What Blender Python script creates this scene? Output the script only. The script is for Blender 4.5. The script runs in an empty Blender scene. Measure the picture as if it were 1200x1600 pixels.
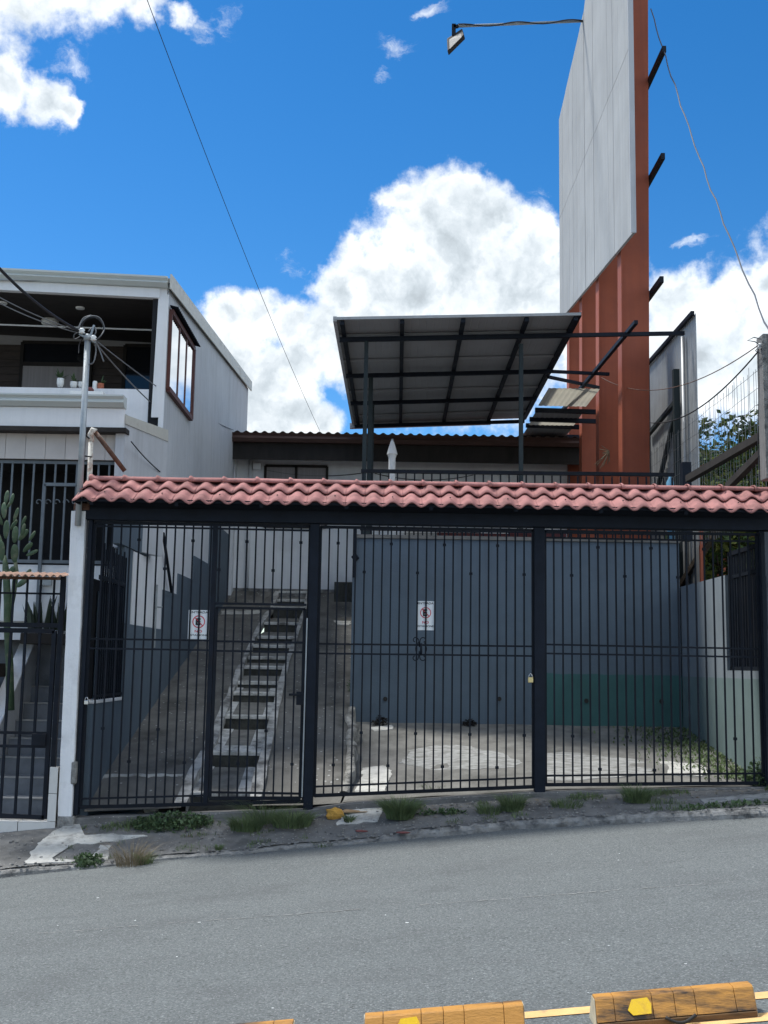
import bpy, math, random
from mathutils import Vector, Matrix, noise
random.seed(7)
rnd = random.uniform
SC = bpy.context.scene
COL = SC.collection

# ------------------------------------------------------------------ camera
F, PITCH, ROLL, EZ = 1763.0, math.radians(7.75), math.radians(0.945), 1.71
FW = Vector((0, math.cos(PITCH), math.sin(PITCH)))
_U0 = Vector((0, -math.sin(PITCH), math.cos(PITCH)))
RT = math.cos(ROLL) * Vector((1, 0, 0)) + math.sin(ROLL) * _U0
UP = -math.sin(ROLL) * Vector((1, 0, 0)) + math.cos(ROLL) * _U0
cam = bpy.data.cameras.new('camera')
cam.sensor_fit = 'VERTICAL'; cam.sensor_height = 36.0; cam.sensor_width = 27.0
cam.lens = F / 1600 * 36.0
cam.clip_start = 0.05; cam.clip_end = 3000
co = bpy.data.objects.new('camera', cam); COL.objects.link(co)
M = Matrix.Identity(4)
for i in range(3):
    M[i][0] = RT[i]; M[i][1] = UP[i]; M[i][2] = -FW[i]
M[0][3], M[1][3], M[2][3] = 0, 0, EZ
co.matrix_world = M
SC.camera = co

def ray(px, py):
    return FW + (px - 600) / F * RT - (py - 800) / F * UP
def atY(px, py, Y):
    r = ray(px, py); t = Y / r.y
    return Vector((r.x * t, Y, EZ + r.z * t))
def atX(px, py, X):
    r = ray(px, py); t = X / r.x
    return Vector((X, r.y * t, EZ + r.z * t))
def onsurf(px, py, zf, y0=5.0, y1=26.0):
    r = ray(px, py); prev = None; Y = y0
    while Y < y1:
        t = Y / r.y
        if EZ + r.z * t <= zf(r.x * t, Y):
            return Vector((r.x * t, Y, zf(r.x * t, Y)))
        Y += 0.01
    return Vector((r.x * y1 / r.y, y1, zf(r.x * y1 / r.y, y1)))

# ------------------------------------------------------------------ light
SUN_EL, SUN_AZ = math.radians(62), math.radians(64)       # azimuth measured from +Y towards -X
SUN = Vector((-math.sin(SUN_AZ) * math.cos(SUN_EL), math.cos(SUN_AZ) * math.cos(SUN_EL), math.sin(SUN_EL)))
SC.view_settings.view_transform = 'Standard'
SC.view_settings.look = 'None'
SC.view_settings.exposure = 0.74
SC.view_settings.gamma = 1.0
SC.view_settings.use_curve_mapping = False
sl = bpy.data.lights.new('sun', 'SUN'); sl.energy = 3.0; sl.angle = math.radians(9); sl.color = (1.0, 0.985, 0.95)
so = bpy.data.objects.new('sun', sl); COL.objects.link(so)
so.rotation_euler = SUN.to_track_quat('Z', 'Y').to_euler(); so.location = SUN * 60

def build_world():
    w = bpy.data.worlds.new('World'); SC.world = w; w.use_nodes = True
    nt = w.node_tree; N = nt.nodes; L = nt.links; N.clear()
    def nd(t, **k):
        n = N.new(t)
        for a, b in k.items(): setattr(n, a, b)
        return n
    def math_(op, a, b=None, c=None, clamp=False):
        n = nd('ShaderNodeMath', operation=op, use_clamp=clamp)
        for i, v in enumerate((a, b, c)):
            if v is None: continue
            if isinstance(v, (int, float)): n.inputs[i].default_value = v
            else: L.new(v, n.inputs[i])
        return n.outputs[0]
    def vm(op, a, b=None, s=None):
        n = nd('ShaderNodeVectorMath', operation=op)
        for i, v in enumerate((a, b)):
            if v is None: continue
            if isinstance(v, (tuple, list, Vector)): n.inputs[i].default_value = tuple(v)
            else: L.new(v, n.inputs[i])
        if s is not None: n.inputs['Scale'].default_value = s
        return n
    def smooth(v, a, b):
        n = nd('ShaderNodeMapRange', interpolation_type='SMOOTHSTEP')
        L.new(v, n.inputs['Value']); n.inputs['From Min'].default_value = a; n.inputs['From Max'].default_value = b
        return n.outputs[0]
    def fbm(vec, scale, detail=8, rough=0.55):
        n = nd('ShaderNodeTexNoise'); n.inputs['Scale'].default_value = scale
        n.inputs['Detail'].default_value = detail; n.inputs['Roughness'].default_value = rough
        L.new(vec, n.inputs['Vector']); return n
    tc = nd('ShaderNodeTexCoord').outputs['Generated']
    d = vm('NORMALIZE', tc).outputs[0]
    sky = nd('ShaderNodeTexSky', sky_type='NISHITA', sun_disc=False)
    sky.sun_elevation = SUN_EL; sky.sun_rotation = -SUN_AZ; sky.altitude = 1200
    sky.air_density = 1.0; sky.dust_density = 0.3; sky.ozone_density = 3.0
    hs = nd('ShaderNodeHueSaturation'); hs.inputs['Saturation'].default_value = SKY_SAT; hs.inputs['Value'].default_value = SKY_VAL
    L.new(sky.outputs[0], hs.inputs['Color'])
    # clouds: clumps of cumulus at their own places in the sky, edges broken up by noise
    n1 = fbm(d, 7.0, 7, 0.6)
    warp = vm('SCALE', vm('SUBTRACT', n1.outputs['Color'], (0.5, 0.5, 0.5)).outputs[0], s=0.07).outputs[0]
    n2 = fbm(d, 34.0, 6, 0.6)
    warp2 = vm('SCALE', vm('SUBTRACT', n2.outputs['Color'], (0.5, 0.5, 0.5)).outputs[0], s=0.020).outputs[0]
    q = vm('ADD', vm('ADD', d, warp).outputs[0], warp2).outputs[0]
    blobs = [(722,318,40),(680,335,52),(640,332,26),(755,350,55),(700,400,95),(835,380,55),(800,460,115),(630,440,70),
             (565,440,46),(520,465,42),(590,520,85),(880,470,110),(350,490,38),(395,492,42),(360,560,75),(420,600,80),
             (400,650,90),(470,640,50),(540,560,50),(650,560,110),(760,560,120),
             (1060,480,55),(1140,470,45),(1190,450,40),(1100,560,110),(1190,560,100),(1040,560,60),(960,560,90),
             (40,-32,78),(140,-24,66),(215,-4,42),(280,22,24),(8,128,40),(66,148,36),(102,160,22),
             (470,560,60),(500,520,48),(450,505,40),(430,660,80),(500,670,40),(1300,520,160),(1450,560,190),(-120,40,120),(-260,60,140),(-380,480,170)]
    acc = None
    for (px, py, r) in blobs:
        c = ray(px, py).normalized()
        ds = vm('DISTANCE', q, c).outputs['Value']
        f = math_('MULTIPLY_ADD', ds, -F / (r * 1.08) , 1.0)
        acc = f if acc is None else math_('SMOOTH_MAX', acc, f, 0.25)
    # the same broken cloud cover goes on over the rest of the sky
    sx = nd('ShaderNodeSeparateXYZ'); L.new(d, sx.inputs[0])
    zz = math_('ADD', math_('MAXIMUM', sx.outputs['Z'], 0.0), 0.25)
    flat = nd('ShaderNodeCombineXYZ')
    L.new(math_('DIVIDE', sx.outputs['X'], zz), flat.inputs[0]); L.new(math_('DIVIDE', sx.outputs['Y'], zz), flat.inputs[1])
    g = fbm(flat.outputs[0], 1.3, 9, 0.56).outputs['Fac']
    away = smooth(vm('DISTANCE', d, ray(600, 500).normalized()).outputs['Value'], 0.42, 0.75)
    gen = math_('MULTIPLY', math_('MULTIPLY_ADD', g, 6.0, -2.9), away)
    gen = math_('ADD', gen, math_('MULTIPLY_ADD', away, 1.0, -1.0))
    acc = math_('MAXIMUM', acc, gen)
    edge = fbm(d, 55.0, 6, 0.62).outputs['Fac']
    fld = math_('ADD', acc, math_('MULTIPLY_ADD', edge, 0.9, -0.45))
    alpha = smooth(fld, -0.10, 0.46)
    # soft relief: difference of the billow noise towards the sun
    bil = fbm(q, 24.0, 7, 0.55).outputs['Fac']
    qs = vm('ADD', q, SUN * 0.014).outputs[0]
    bil2 = fbm(qs, 24.0, 7, 0.55).outputs['Fac']
    relief = math_('MULTIPLY', math_('SUBTRACT', bil, bil2), 0.65)
    big = fbm(d, 4.0, 5, 0.5).outputs['Fac']
    deep = smooth(fld, 0.10, 1.0)
    fine = math_('MULTIPLY', math_('SUBTRACT', fbm(d, 70.0, 5, 0.6).outputs['Fac'], 0.5), 0.06)
    lum = math_('ADD', math_('ADD', 0.73, relief), fine)
    lum = math_('SUBTRACT', lum, math_('MULTIPLY', deep, math_('MULTIPLY_ADD', big, 0.46, -0.05)))
    lum = math_('MAXIMUM', lum, 0.40)
    lum = math_('MINIMUM', lum, 0.85)
    cc = nd('ShaderNodeMix', data_type='RGBA')
    cc.inputs['A'].default_value = (0.82, 0.92, 1.0, 1); cc.inputs['B'].default_value = (0.95, 0.98, 1, 1)
    L.new(smooth(lum, 0.45, 0.8), cc.inputs['Factor'])
    cl = vm('MULTIPLY', cc.outputs['Result'], None)
    comb = nd('ShaderNodeCombineXYZ')
    # clouds opposite the sun are lit from the front and brighter
    back = vm('DOT_PRODUCT', d, Vector((SUN.x, SUN.y, 0)).normalized()).outputs['Value']
    lum = math_('MULTIPLY', lum, math_('MULTIPLY_ADD', smooth(back, 0.35, -0.6), 0.75, 1.0))
    l10 = math_('MULTIPLY', lum, 10.0)
    for i in range(3): L.new(l10, comb.inputs[i])
    L.new(comb.outputs[0], cl.inputs[1])
    # thin wisps
    wa = None
    fib = fbm(vm('MULTIPLY', q, (1, 1, 2.2)).outputs[0], 26.0, 9, 0.68).outputs['Fac']
    for (px, py, r, sq) in [(1068, 382, 62, 5.0), (822, 320, 48, 1.3), (625, 66, 40, 1.6), (600, 112, 26, 1.4), (352, 24, 34, 1.2), (672, 6, 34, 2.0), (110, 95, 42, 1.0), (300, 40, 40, 1.4), (450, 420, 36, 1.0)]:
        cv = ray(px, py).normalized(); S3 = Vector((1, 1, sq))
        dv = vm('DISTANCE', vm('MULTIPLY', q, tuple(S3)).outputs[0], Vector((cv.x, cv.y, cv.z * sq))).outputs['Value']
        f = math_('MULTIPLY_ADD', dv, -F / r, 1.0)
        wa = f if wa is None else math_('MAXIMUM', wa, f)
    wa = math_('MULTIPLY', smooth(math_('ADD', math_('MULTIPLY', wa, 0.8), math_('MULTIPLY_ADD', fib, 2.4, -1.45)), 0.0, 0.9), 0.62)
    alpha = math_('MAXIMUM', alpha, wa)
    mix = nd('ShaderNodeMix', data_type='RGBA')
    L.new(alpha, mix.inputs['Factor']); L.new(hs.outputs[0], mix.inputs['A']); L.new(cl.outputs[0], mix.inputs['B'])
    bg = nd('ShaderNodeBackground'); bg.inputs['Strength'].default_value = 0.10
    L.new(mix.outputs['Result'], bg.inputs['Color'])
    out = nd('ShaderNodeOutputWorld'); L.new(bg.outputs[0], out.inputs[0])
SKY_SAT, SKY_VAL = 1.35, 1.0
build_world()

# ------------------------------------------------------------------ materials
MATS = {}
def mat(name, col, rough=0.7, metal=0.0, var=0.12, scale=3.0, bump=0.0, bscale=60.0, dirt=None, damt=0.0,
        dscale=1.2, streak=0.0, rand=0.0, spec=0.4, speck=None, stretch=(1, 1, 1), trans=0.0, dthr=0.5, band=0.0):
    m = bpy.data.materials.new(name); m.use_nodes = True
    nt = m.node_tree; N = nt.nodes; L = nt.links
    b = N['Principled BSDF']; b.inputs['Roughness'].default_value = rough; b.inputs['Metallic'].default_value = metal
    b.inputs['Specular IOR Level'].default_value = spec
    geo = N.new('ShaderNodeNewGeometry'); pos = geo.outputs['Position']
    mp = N.new('ShaderNodeVectorMath'); mp.operation = 'MULTIPLY'; mp.inputs[1].default_value = stretch
    L.new(pos, mp.inputs[0]); pos = mp.outputs[0]
    def noise_(s, det=6, ro=0.6, vec=None):
        n = N.new('ShaderNodeTexNoise'); n.inputs['Scale'].default_value = s; n.inputs['Detail'].default_value = det
        n.inputs['Roughness'].default_value = ro; L.new(vec or pos, n.inputs['Vector']); return n.outputs['Fac']
    def ramp(v, a, c):
        r = N.new('ShaderNodeMapRange'); L.new(v, r.inputs[0]); r.inputs[1].default_value = a; r.inputs[2].default_value = c
        return r.outputs[0]
    def mixc(f, A, B):
        x = N.new('ShaderNodeMix'); x.data_type = 'RGBA'
        for k, v in (('Factor', f), ('A', A), ('B', B)):
            if hasattr(v, 'is_linked') or hasattr(v, 'node'): L.new(v, x.inputs[k])
            else: x.inputs[k].default_value = v if isinstance(v, float) else (*v, 1)
        return x.outputs['Result']
    lo = tuple(max(0, c * (1 - var)) for c in col); hi = tuple(min(1, c * (1 + var)) for c in col)
    c = mixc(ramp(noise_(scale), 0.3, 0.7), lo, hi)
    if band:                                  # long wear bands along the road plus blotches
        bv = N.new('ShaderNodeVectorMath'); bv.operation = 'MULTIPLY'; bv.inputs[1].default_value = (0.10, 1.3, 0.2)
        L.new(geo.outputs['Position'], bv.inputs[0])
        f1 = ramp(noise_(1.0, 5, 0.6, bv.outputs[0]), 0.4, 0.72); f2 = ramp(noise_(14, 6, 0.7), 0.45, 0.75); f3 = ramp(noise_(48, 2, 0.6), 0.53, 0.66); f4 = ramp(noise_(62, 2, 0.6), 0.55, 0.66)
        for f_, k_, tgt in ((f1, band, tuple(x * 0.72 for x in col)), (f2, band * 0.8, tuple(x * 1.28 for x in col)), (f3, band * 1.5, tuple(x * 0.40 for x in col)), (f4, band * 1.4, tuple(x * 2.1 for x in col))):
            mm = N.new('ShaderNodeMath'); mm.operation = 'MULTIPLY'; mm.inputs[1].default_value = k_; L.new(f_, mm.inputs[0])
            c = mixc(mm.outputs[0], c, tgt)
    if streak:
        sv = N.new('ShaderNodeVectorMath'); sv.operation = 'MULTIPLY'; sv.inputs[1].default_value = (9, 9, 0.35)
        L.new(pos, sv.inputs[0])
        f = ramp(noise_(1.4, 5, 0.65, sv.outputs[0]), 0.45, 0.8)
        mm = N.new('ShaderNodeMath'); mm.operation = 'MULTIPLY'; mm.inputs[1].default_value = streak; L.new(f, mm.inputs[0])
        c = mixc(mm.outputs[0], c, dirt or tuple(x * 0.4 for x in col))
    if damt and dirt:
        f = ramp(noise_(dscale, 9, 0.68), dthr, dthr + 0.18)
        mm = N.new('ShaderNodeMath'); mm.operation = 'MULTIPLY'; mm.inputs[1].default_value = damt; L.new(f, mm.inputs[0])
        c = mixc(mm.outputs[0], c, dirt)
    if speck:
        sc_, thr, scol = speck
        v = N.new('ShaderNodeTexVoronoi'); v.inputs['Scale'].default_value = sc_; L.new(pos, v.inputs['Vector'])
        r = N.new('ShaderNodeSeparateColor'); L.new(v.outputs['Color'], r.inputs[0])
        f = N.new('ShaderNodeMath'); f.operation = 'GREATER_THAN'; f.inputs[1].default_value = thr; L.new(r.outputs[0], f.inputs[0])
        d_ = N.new('ShaderNodeMath'); d_.operation = 'LESS_THAN'; d_.inputs[1].default_value = 0.42; L.new(v.outputs['Distance'], d_.inputs[0])
        g = N.new('ShaderNodeMath'); g.operation = 'MULTIPLY'; L.new(f.outputs[0], g.inputs[0]); L.new(d_.outputs[0], g.inputs[1])
        c = mixc(g.outputs[0], c, scol)
    if rand:
        oi = N.new('ShaderNodeObjectInfo')
        h = N.new('ShaderNodeHueSaturation'); L.new(c, h.inputs['Color'])
        L.new(ramp(oi.outputs['Random'], 0, 1), h.inputs['Value'])
        mr = h.inputs['Value'].links[0].from_node; mr.inputs[3].default_value = 1 - rand; mr.inputs[4].default_value = 1 + rand
        c = h.outputs[0]
    L.new(c, b.inputs['Base Color'])
    if bump:
        bn = N.new('ShaderNodeBump'); bn.inputs['Strength'].default_value = 1.0; bn.inputs['Distance'].default_value = bump
        L.new(noise_(bscale, 5, 0.65), bn.inputs['Height']); L.new(bn.outputs[0], b.inputs['Normal'])
    if rough < 0.95 and metal < 0.5:
        L.new(ramp(noise_(scale * 3), 0, 1), b.inputs['Roughness'])
        mr = b.inputs['Roughness'].links[0].from_node
        mr.inputs[3].default_value = max(0.02, rough - 0.12); mr.inputs[4].default_value = min(1, rough + 0.12)
    if trans:
        tr = N.new('ShaderNodeBsdfTranslucent'); L.new(c, tr.inputs[0])
        ms = N.new('ShaderNodeMixShader'); ms.inputs[0].default_value = trans
        L.new(b.outputs[0], ms.inputs[1]); L.new(tr.outputs[0], ms.inputs[2])
        L.new(ms.outputs[0], N['Material Output'].inputs[0])
    MATS[name] = m
    return m

asphalt = mat('asphalt', (0.143, 0.154, 0.151), 0.9, band=0.5, var=0.24, scale=90, bump=0.010, bscale=95, speck=(80, 0.91, (0.30, 0.30, 0.30)), dirt=(0.10, 0.104, 0.104), damt=0.5, dscale=0.8, spec=0.25, stretch=(1, 1.8, 1))
sidewalk_m = mat('old_concrete', (0.15, 0.147, 0.14), 0.95, var=0.3, scale=5, bump=0.012, bscale=45, dirt=(0.055, 0.055, 0.052), damt=0.8, dscale=1.7, speck=(55, 0.95, (0.3, 0.29, 0.27)))
curb_m = mat('weathered_curb', (0.26, 0.255, 0.24), 0.95, var=0.4, scale=9, bump=0.03, bscale=30, dirt=(0.05, 0.05, 0.05), damt=0.9, dscale=6)
border_m = mat('chipped_white_edge', (0.5, 0.49, 0.46), 0.9, var=0.15, scale=7, bump=0.01, bscale=35, dirt=(0.12, 0.115, 0.105), damt=0.97, dscale=3.2, dthr=0.44)
rubble_m = mat('crumbling_concrete', (0.34, 0.33, 0.30), 0.95, var=0.4, scale=8, bump=0.04, bscale=22, dirt=(0.07, 0.068, 0.06), damt=0.95, dscale=4.5, dthr=0.46)
faint_m = mat('pale_mottled_grey', (0.31, 0.31, 0.295), 0.95, var=0.3, scale=9, bump=0.01, bscale=45, dirt=(0.17, 0.165, 0.15), damt=0.95, dscale=7, dthr=0.46, stretch=(1, 2.2, 1))  # pale grey with darker mottling
cement = mat('pale_cement', (0.5, 0.49, 0.45), 0.9, var=0.18, scale=8, bump=0.008, bscale=40, dirt=(0.17, 0.165, 0.15), damt=0.85, dscale=5, dthr=0.49)
ramp_m = mat('ramp_concrete', (0.165, 0.158, 0.142), 0.95, var=0.28, scale=3, bump=0.01, bscale=50, dirt=(0.06, 0.058, 0.05), damt=0.85, dscale=1.3, speck=(30, 0.97, (0.4, 0.4, 0.38)))
step_m = mat('step_concrete', (0.22, 0.21, 0.185), 0.95, var=0.25, scale=6, bump=0.01, bscale=50, dirt=(0.06, 0.06, 0.052), damt=0.8, dscale=2.5)
moss_m = mat('mossy_riser', (0.072, 0.072, 0.062), 0.95, var=0.4, scale=9, bump=0.01, bscale=50)
whitewash = mat('worn_white_paint', (0.62, 0.61, 0.57), 0.85, var=0.12, scale=6, bump=0.006, bscale=50, dirt=(0.15, 0.145, 0.13), damt=0.95, dscale=4.2, dthr=0.47)
yard_m = mat('yard_concrete', (0.17, 0.165, 0.15), 0.95, var=0.28, scale=4, bump=0.01, bscale=45, dirt=(0.07, 0.068, 0.06), damt=0.7, dscale=1.6)
dirt_m = mat('bare_soil', (0.09, 0.075, 0.055), 1.0, var=0.3, scale=4, bump=0.02, bscale=20)
black_steel = mat('black_painted_steel', (0.006, 0.009, 0.015), 0.6, spec=0.2, var=0.3, scale=8, bump=0.001, bscale=90, dirt=(0.05, 0.03, 0.02), damt=0.12, dscale=6, rand=0.15)
navy_steel = mat('dark_beam_steel', (0.007, 0.011, 0.019), 0.6, spec=0.2, var=0.25, scale=6, bump=0.001, bscale=60)
tile_m = mat('pink_roof_tile', (0.37, 0.165, 0.15), 0.8, spec=0.25, var=0.12, scale=5, bump=0.002, bscale=60, dirt=(0.11, 0.06, 0.055), damt=0.6, dscale=4.0, rand=0.12, streak=0.5)
blue_wall = mat('slate_blue_render', (0.102, 0.138, 0.172), 0.8, var=0.07, scale=2, bump=0.004, bscale=40, streak=0.4, dirt=(0.07, 0.09, 0.11), damt=0.4, dscale=1.4)
grey_wall = mat('grey_render', (0.185, 0.215, 0.235), 0.85, var=0.08, scale=2, bump=0.003, bscale=50, streak=0.25, dirt=(0.12, 0.14, 0.15), damt=0.25, dscale=1.2)
green_paint = mat('green_dado_paint', (0.045, 0.125, 0.12), 0.8, var=0.12, scale=2.5, bump=0.003, bscale=50, streak=0.2, dirt=(0.04, 0.09, 0.085), damt=0.3, dscale=1.5)
green_lit = mat('lit_green_paint', (0.13, 0.18, 0.178), 0.85, var=0.1, scale=2.5, bump=0.003, bscale=50, streak=0.2, dirt=(0.09, 0.14, 0.12), damt=0.3, dscale=1.5)  # green dado colour lightened for the light falling on the right wall
white_wall = mat('white_render', (0.74, 0.75, 0.76), 0.85, var=0.06, scale=1.5, bump=0.002, bscale=50, streak=0.14, dirt=(0.3, 0.3, 0.3), damt=0.2, dscale=1.1)
pillar_m = mat('pillar_white_paint', (0.80, 0.80, 0.80), 0.8, var=0.06, scale=3, bump=0.004, bscale=30, streak=0.15, dirt=(0.3, 0.3, 0.29), damt=0.35, dscale=3)
sheet_m = mat('pale_metal_sheet', (0.48, 0.50, 0.52), 0.6, var=0.06, scale=1.5, streak=0.4, dirt=(0.24, 0.25, 0.25), damt=0.2, dscale=0.9)
trim_m = mat('white_trim', (0.76, 0.77, 0.77), 0.6, var=0.05, scale=2, streak=0.12, dirt=(0.34, 0.34, 0.33), damt=0.15, dscale=2)
gutter_m = mat('grey_green_gutter', (0.52, 0.56, 0.54), 0.5, var=0.05, scale=2, dirt=(0.3, 0.32, 0.3), damt=0.2, dscale=2)
flash_m = mat('stained_flashing', (0.55, 0.54, 0.48), 0.5, metal=0.2, var=0.12, scale=3, dirt=(0.26, 0.23, 0.17), damt=0.7, dscale=3)
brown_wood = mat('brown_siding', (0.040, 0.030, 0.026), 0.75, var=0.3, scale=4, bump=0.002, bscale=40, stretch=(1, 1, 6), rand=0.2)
maroon = mat('maroon_frame', (0.10, 0.035, 0.028), 0.6, var=0.2, scale=6, dirt=(0.05, 0.03, 0.025), damt=0.4, dscale=5)
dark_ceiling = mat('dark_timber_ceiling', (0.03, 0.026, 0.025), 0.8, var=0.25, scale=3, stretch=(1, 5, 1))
shade_dark = mat('deep_shade_black', (0.015, 0.016, 0.019), 0.9, var=0.2, scale=2)  # near-black colour stands for shade inside rooms, under ceilings and eaves
curtain = mat('pale_curtain', (0.30, 0.28, 0.28), 0.9, var=0.15, scale=3, stretch=(12, 1, 0.2))
beige_tile = mat('beige_panel', (0.52, 0.49, 0.46), 0.7, var=0.06, scale=3, rand=0.06, dirt=(0.26, 0.24, 0.22), damt=0.2)
galv = mat('galvanised_pipe', (0.34, 0.37, 0.38), 0.45, metal=0.4, var=0.15, scale=8, dirt=(0.2, 0.2, 0.19), damt=0.4, dscale=9)
grille_m = mat('grey_grille_paint', (0.13, 0.155, 0.175), 0.6, var=0.15, scale=8)
rusty_white = mat('peeling_white_pipe', (0.6, 0.57, 0.5), 0.7, var=0.1, scale=8, dirt=(0.22, 0.09, 0.04), damt=0.9, dscale=11, dthr=0.5)
rust = mat('rusty_steel', (0.11, 0.055, 0.035), 0.85, var=0.4, scale=14, bump=0.002, bscale=70, dirt=(0.4, 0.37, 0.33), damt=0.7, dscale=10, dthr=0.56)
cable_m = mat('black_cable', (0.015, 0.015, 0.018), 0.6)
dark_cable = mat('dark_grey_cable', (0.09, 0.1, 0.12), 0.6)
grey_cable = mat('grey_cable', (0.13, 0.135, 0.14), 0.6)
porcelain = mat('white_ceramic', (0.75, 0.76, 0.74), 0.35, var=0.05)
terracotta = mat('terracotta', (0.42, 0.14, 0.08), 0.8, var=0.15, scale=8)
soil = mat('pot_soil', (0.03, 0.022, 0.016), 1.0, var=0.3, scale=30)
orange_m = mat('orange_red_steel', (0.30, 0.072, 0.032), 0.65, var=0.1, scale=2, streak=0.3, dirt=(0.15, 0.04, 0.025), damt=0.3, dscale=1.2)
board_m = mat('weathered_grey_board', (0.34, 0.35, 0.35), 0.75, var=0.08, scale=1.2, streak=0.55, dirt=(0.22, 0.225, 0.225), damt=0.25, dscale=0.8, rand=0.03)
under_m = mat('roof_sheet_underside', (0.31, 0.325, 0.34), 0.7, var=0.07, scale=1.5)
clear_sheet = mat('translucent_sheet', (0.60, 0.58, 0.52), 0.5, var=0.05, scale=2, trans=0.75)
zinc = mat('zinc_sheet', (0.34, 0.35, 0.35), 0.5, metal=0.35, var=0.12, scale=2, streak=0.35, dirt=(0.2, 0.19, 0.17), damt=0.3, dscale=1.4)
green_steel = mat('dark_green_steel', (0.010, 0.020, 0.022), 0.55, var=0.2, scale=6)
wire_m = mat('galvanised_wire', (0.16, 0.165, 0.17), 0.55, metal=0.3)
brown_roof = mat('brown_roof_sheet', (0.075, 0.04, 0.032), 0.6, var=0.15, scale=3, dirt=(0.04, 0.03, 0.025), damt=0.3)
post_conc = mat('concrete_post', (0.17, 0.17, 0.165), 0.9, var=0.12, scale=4, bump=0.004, bscale=50, streak=0.3)
yellow_m = mat('worn_yellow_paint', (0.50, 0.235, 0.045), 0.6, var=0.14, scale=5, bump=0.003, bscale=60, dirt=(0.045, 0.03, 0.02), damt=1.0, dscale=5.0, dthr=0.45, stretch=(0.45, 1.5, 2.2))
yellow_line = mat('faded_yellow_line', (0.68, 0.42, 0.17), 0.85, var=0.14, scale=8, bump=0.004, bscale=90, dirt=(0.16, 0.14, 0.12), damt=0.75, dscale=7, dthr=0.57)
reflector_m = mat('yellow_reflector', (0.8, 0.5, 0.015), 0.25, var=0.08, scale=20, dirt=(0.4, 0.2, 0.05), damt=0.5, dscale=20)
rubber_end = mat('grey_scuffed_end', (0.42, 0.38, 0.28), 0.8, var=0.2, scale=12)
skirt_m = mat('dirty_separator_skirt', (0.16, 0.085, 0.03), 0.75, var=0.3, scale=8, dirt=(0.03, 0.022, 0.016), damt=0.95, dscale=6, dthr=0.42, stretch=(0.4, 1, 2))
rubber_black = mat('black_rubber', (0.02, 0.018, 0.016), 0.7, var=0.3, scale=20)
brass = mat('brass', (0.62, 0.5, 0.24), 0.35, metal=0.7)
chrome = mat('steel_shackle', (0.6, 0.6, 0.6), 0.25, metal=0.9)
sign_white = mat('sign_white', (0.78, 0.8, 0.8), 0.5, var=0.03)
sign_red = mat('sign_red', (0.6, 0.02, 0.04), 0.5, var=0.05)
sign_black = mat('sign_black', (0.01, 0.01, 0.012), 0.5)
lamp_glass = mat('lamp_glass', (0.2, 0.19, 0.17), 0.25, var=0.1, scale=20)
cloth_m = mat('folded_white_canvas', (0.7, 0.69, 0.66), 0.85, var=0.08, scale=8)
leaf_a = mat('leaf_mid', (0.085, 0.14, 0.045), 0.6, var=0.35, scale=3, trans=0.25)
leaf_b = mat('leaf_yellow', (0.2, 0.22, 0.05), 0.6, var=0.35, scale=3, trans=0.25)
grass_m = mat('grass_blade', (0.12, 0.165, 0.07), 0.7, var=0.4, scale=7, trans=0.25)
dry_m = mat('dry_stalk', (0.2, 0.16, 0.1), 0.8, var=0.3, scale=9)
weed_m = mat('weed_leaf', (0.07, 0.115, 0.05), 0.65, var=0.4, scale=12, trans=0.2)
cactus_m = mat('cactus_skin', (0.055, 0.095, 0.05), 0.6, var=0.25, scale=6, dirt=(0.24, 0.22, 0.15), damt=0.5, dscale=9)
snake_m = mat('snake_plant', (0.03, 0.045, 0.03), 0.5, var=0.4, scale=9)
bark_m = mat('bark', (0.06, 0.045, 0.032), 0.9, var=0.3, scale=12, bump=0.01, bscale=30)
white_tile = mat('white_ceramic_tile', (0.62, 0.61, 0.58), 0.35, var=0.05, scale=3, rand=0.06, dirt=(0.3, 0.28, 0.24), damt=0.35, dscale=3)
stair_tile = mat('grey_stair_tile', (0.18, 0.195, 0.215), 0.6, var=0.2, scale=7, bump=0.003, bscale=40, rand=0.08)
nosing_m = mat('pale_nosing', (0.34, 0.34, 0.33), 0.7, var=0.12, scale=6)
block_m = mat('grey_block', (0.30, 0.30, 0.295), 0.9, var=0.1, scale=6, bump=0.004, bscale=50, rand=0.07)
ochre = mat('ochre_stone', (0.48, 0.26, 0.05), 0.9, var=0.25, scale=14, bump=0.01, bscale=40)
cardboard = mat('wet_cardboard', (0.3, 0.2, 0.11), 0.9, var=0.2, scale=10)
red_chip = mat('red_chip', (0.17, 0.06, 0.055), 0.9, var=0.3, scale=20)
timber_dark = mat('dark_timber', (0.022, 0.019, 0.017), 0.85, var=0.35, scale=5, stretch=(1, 1, 0.3), rand=0.25)
red_beam = mat('red_oxide_beam', (0.09, 0.02, 0.02), 0.7, var=0.2, scale=6)
meter_m = mat('grey_meter_box', (0.04, 0.047, 0.056), 0.5, var=0.1)

def glass_mat(name, col, rough, metal):
    m = bpy.data.materials.new(name); m.use_nodes = True
    b = m.node_tree.nodes['Principled BSDF']
    b.inputs['Base Color'].default_value = (*col, 1); b.inputs['Roughness'].default_value = rough
    b.inputs['Metallic'].default_value = metal
    return m
mirror_glass = glass_mat('mirror_film_glass', (0.72, 0.75, 0.78), 0.03, 1.0)
dark_glass = glass_mat('dark_glass', (0.01, 0.012, 0.016), 0.05, 0.0)

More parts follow.
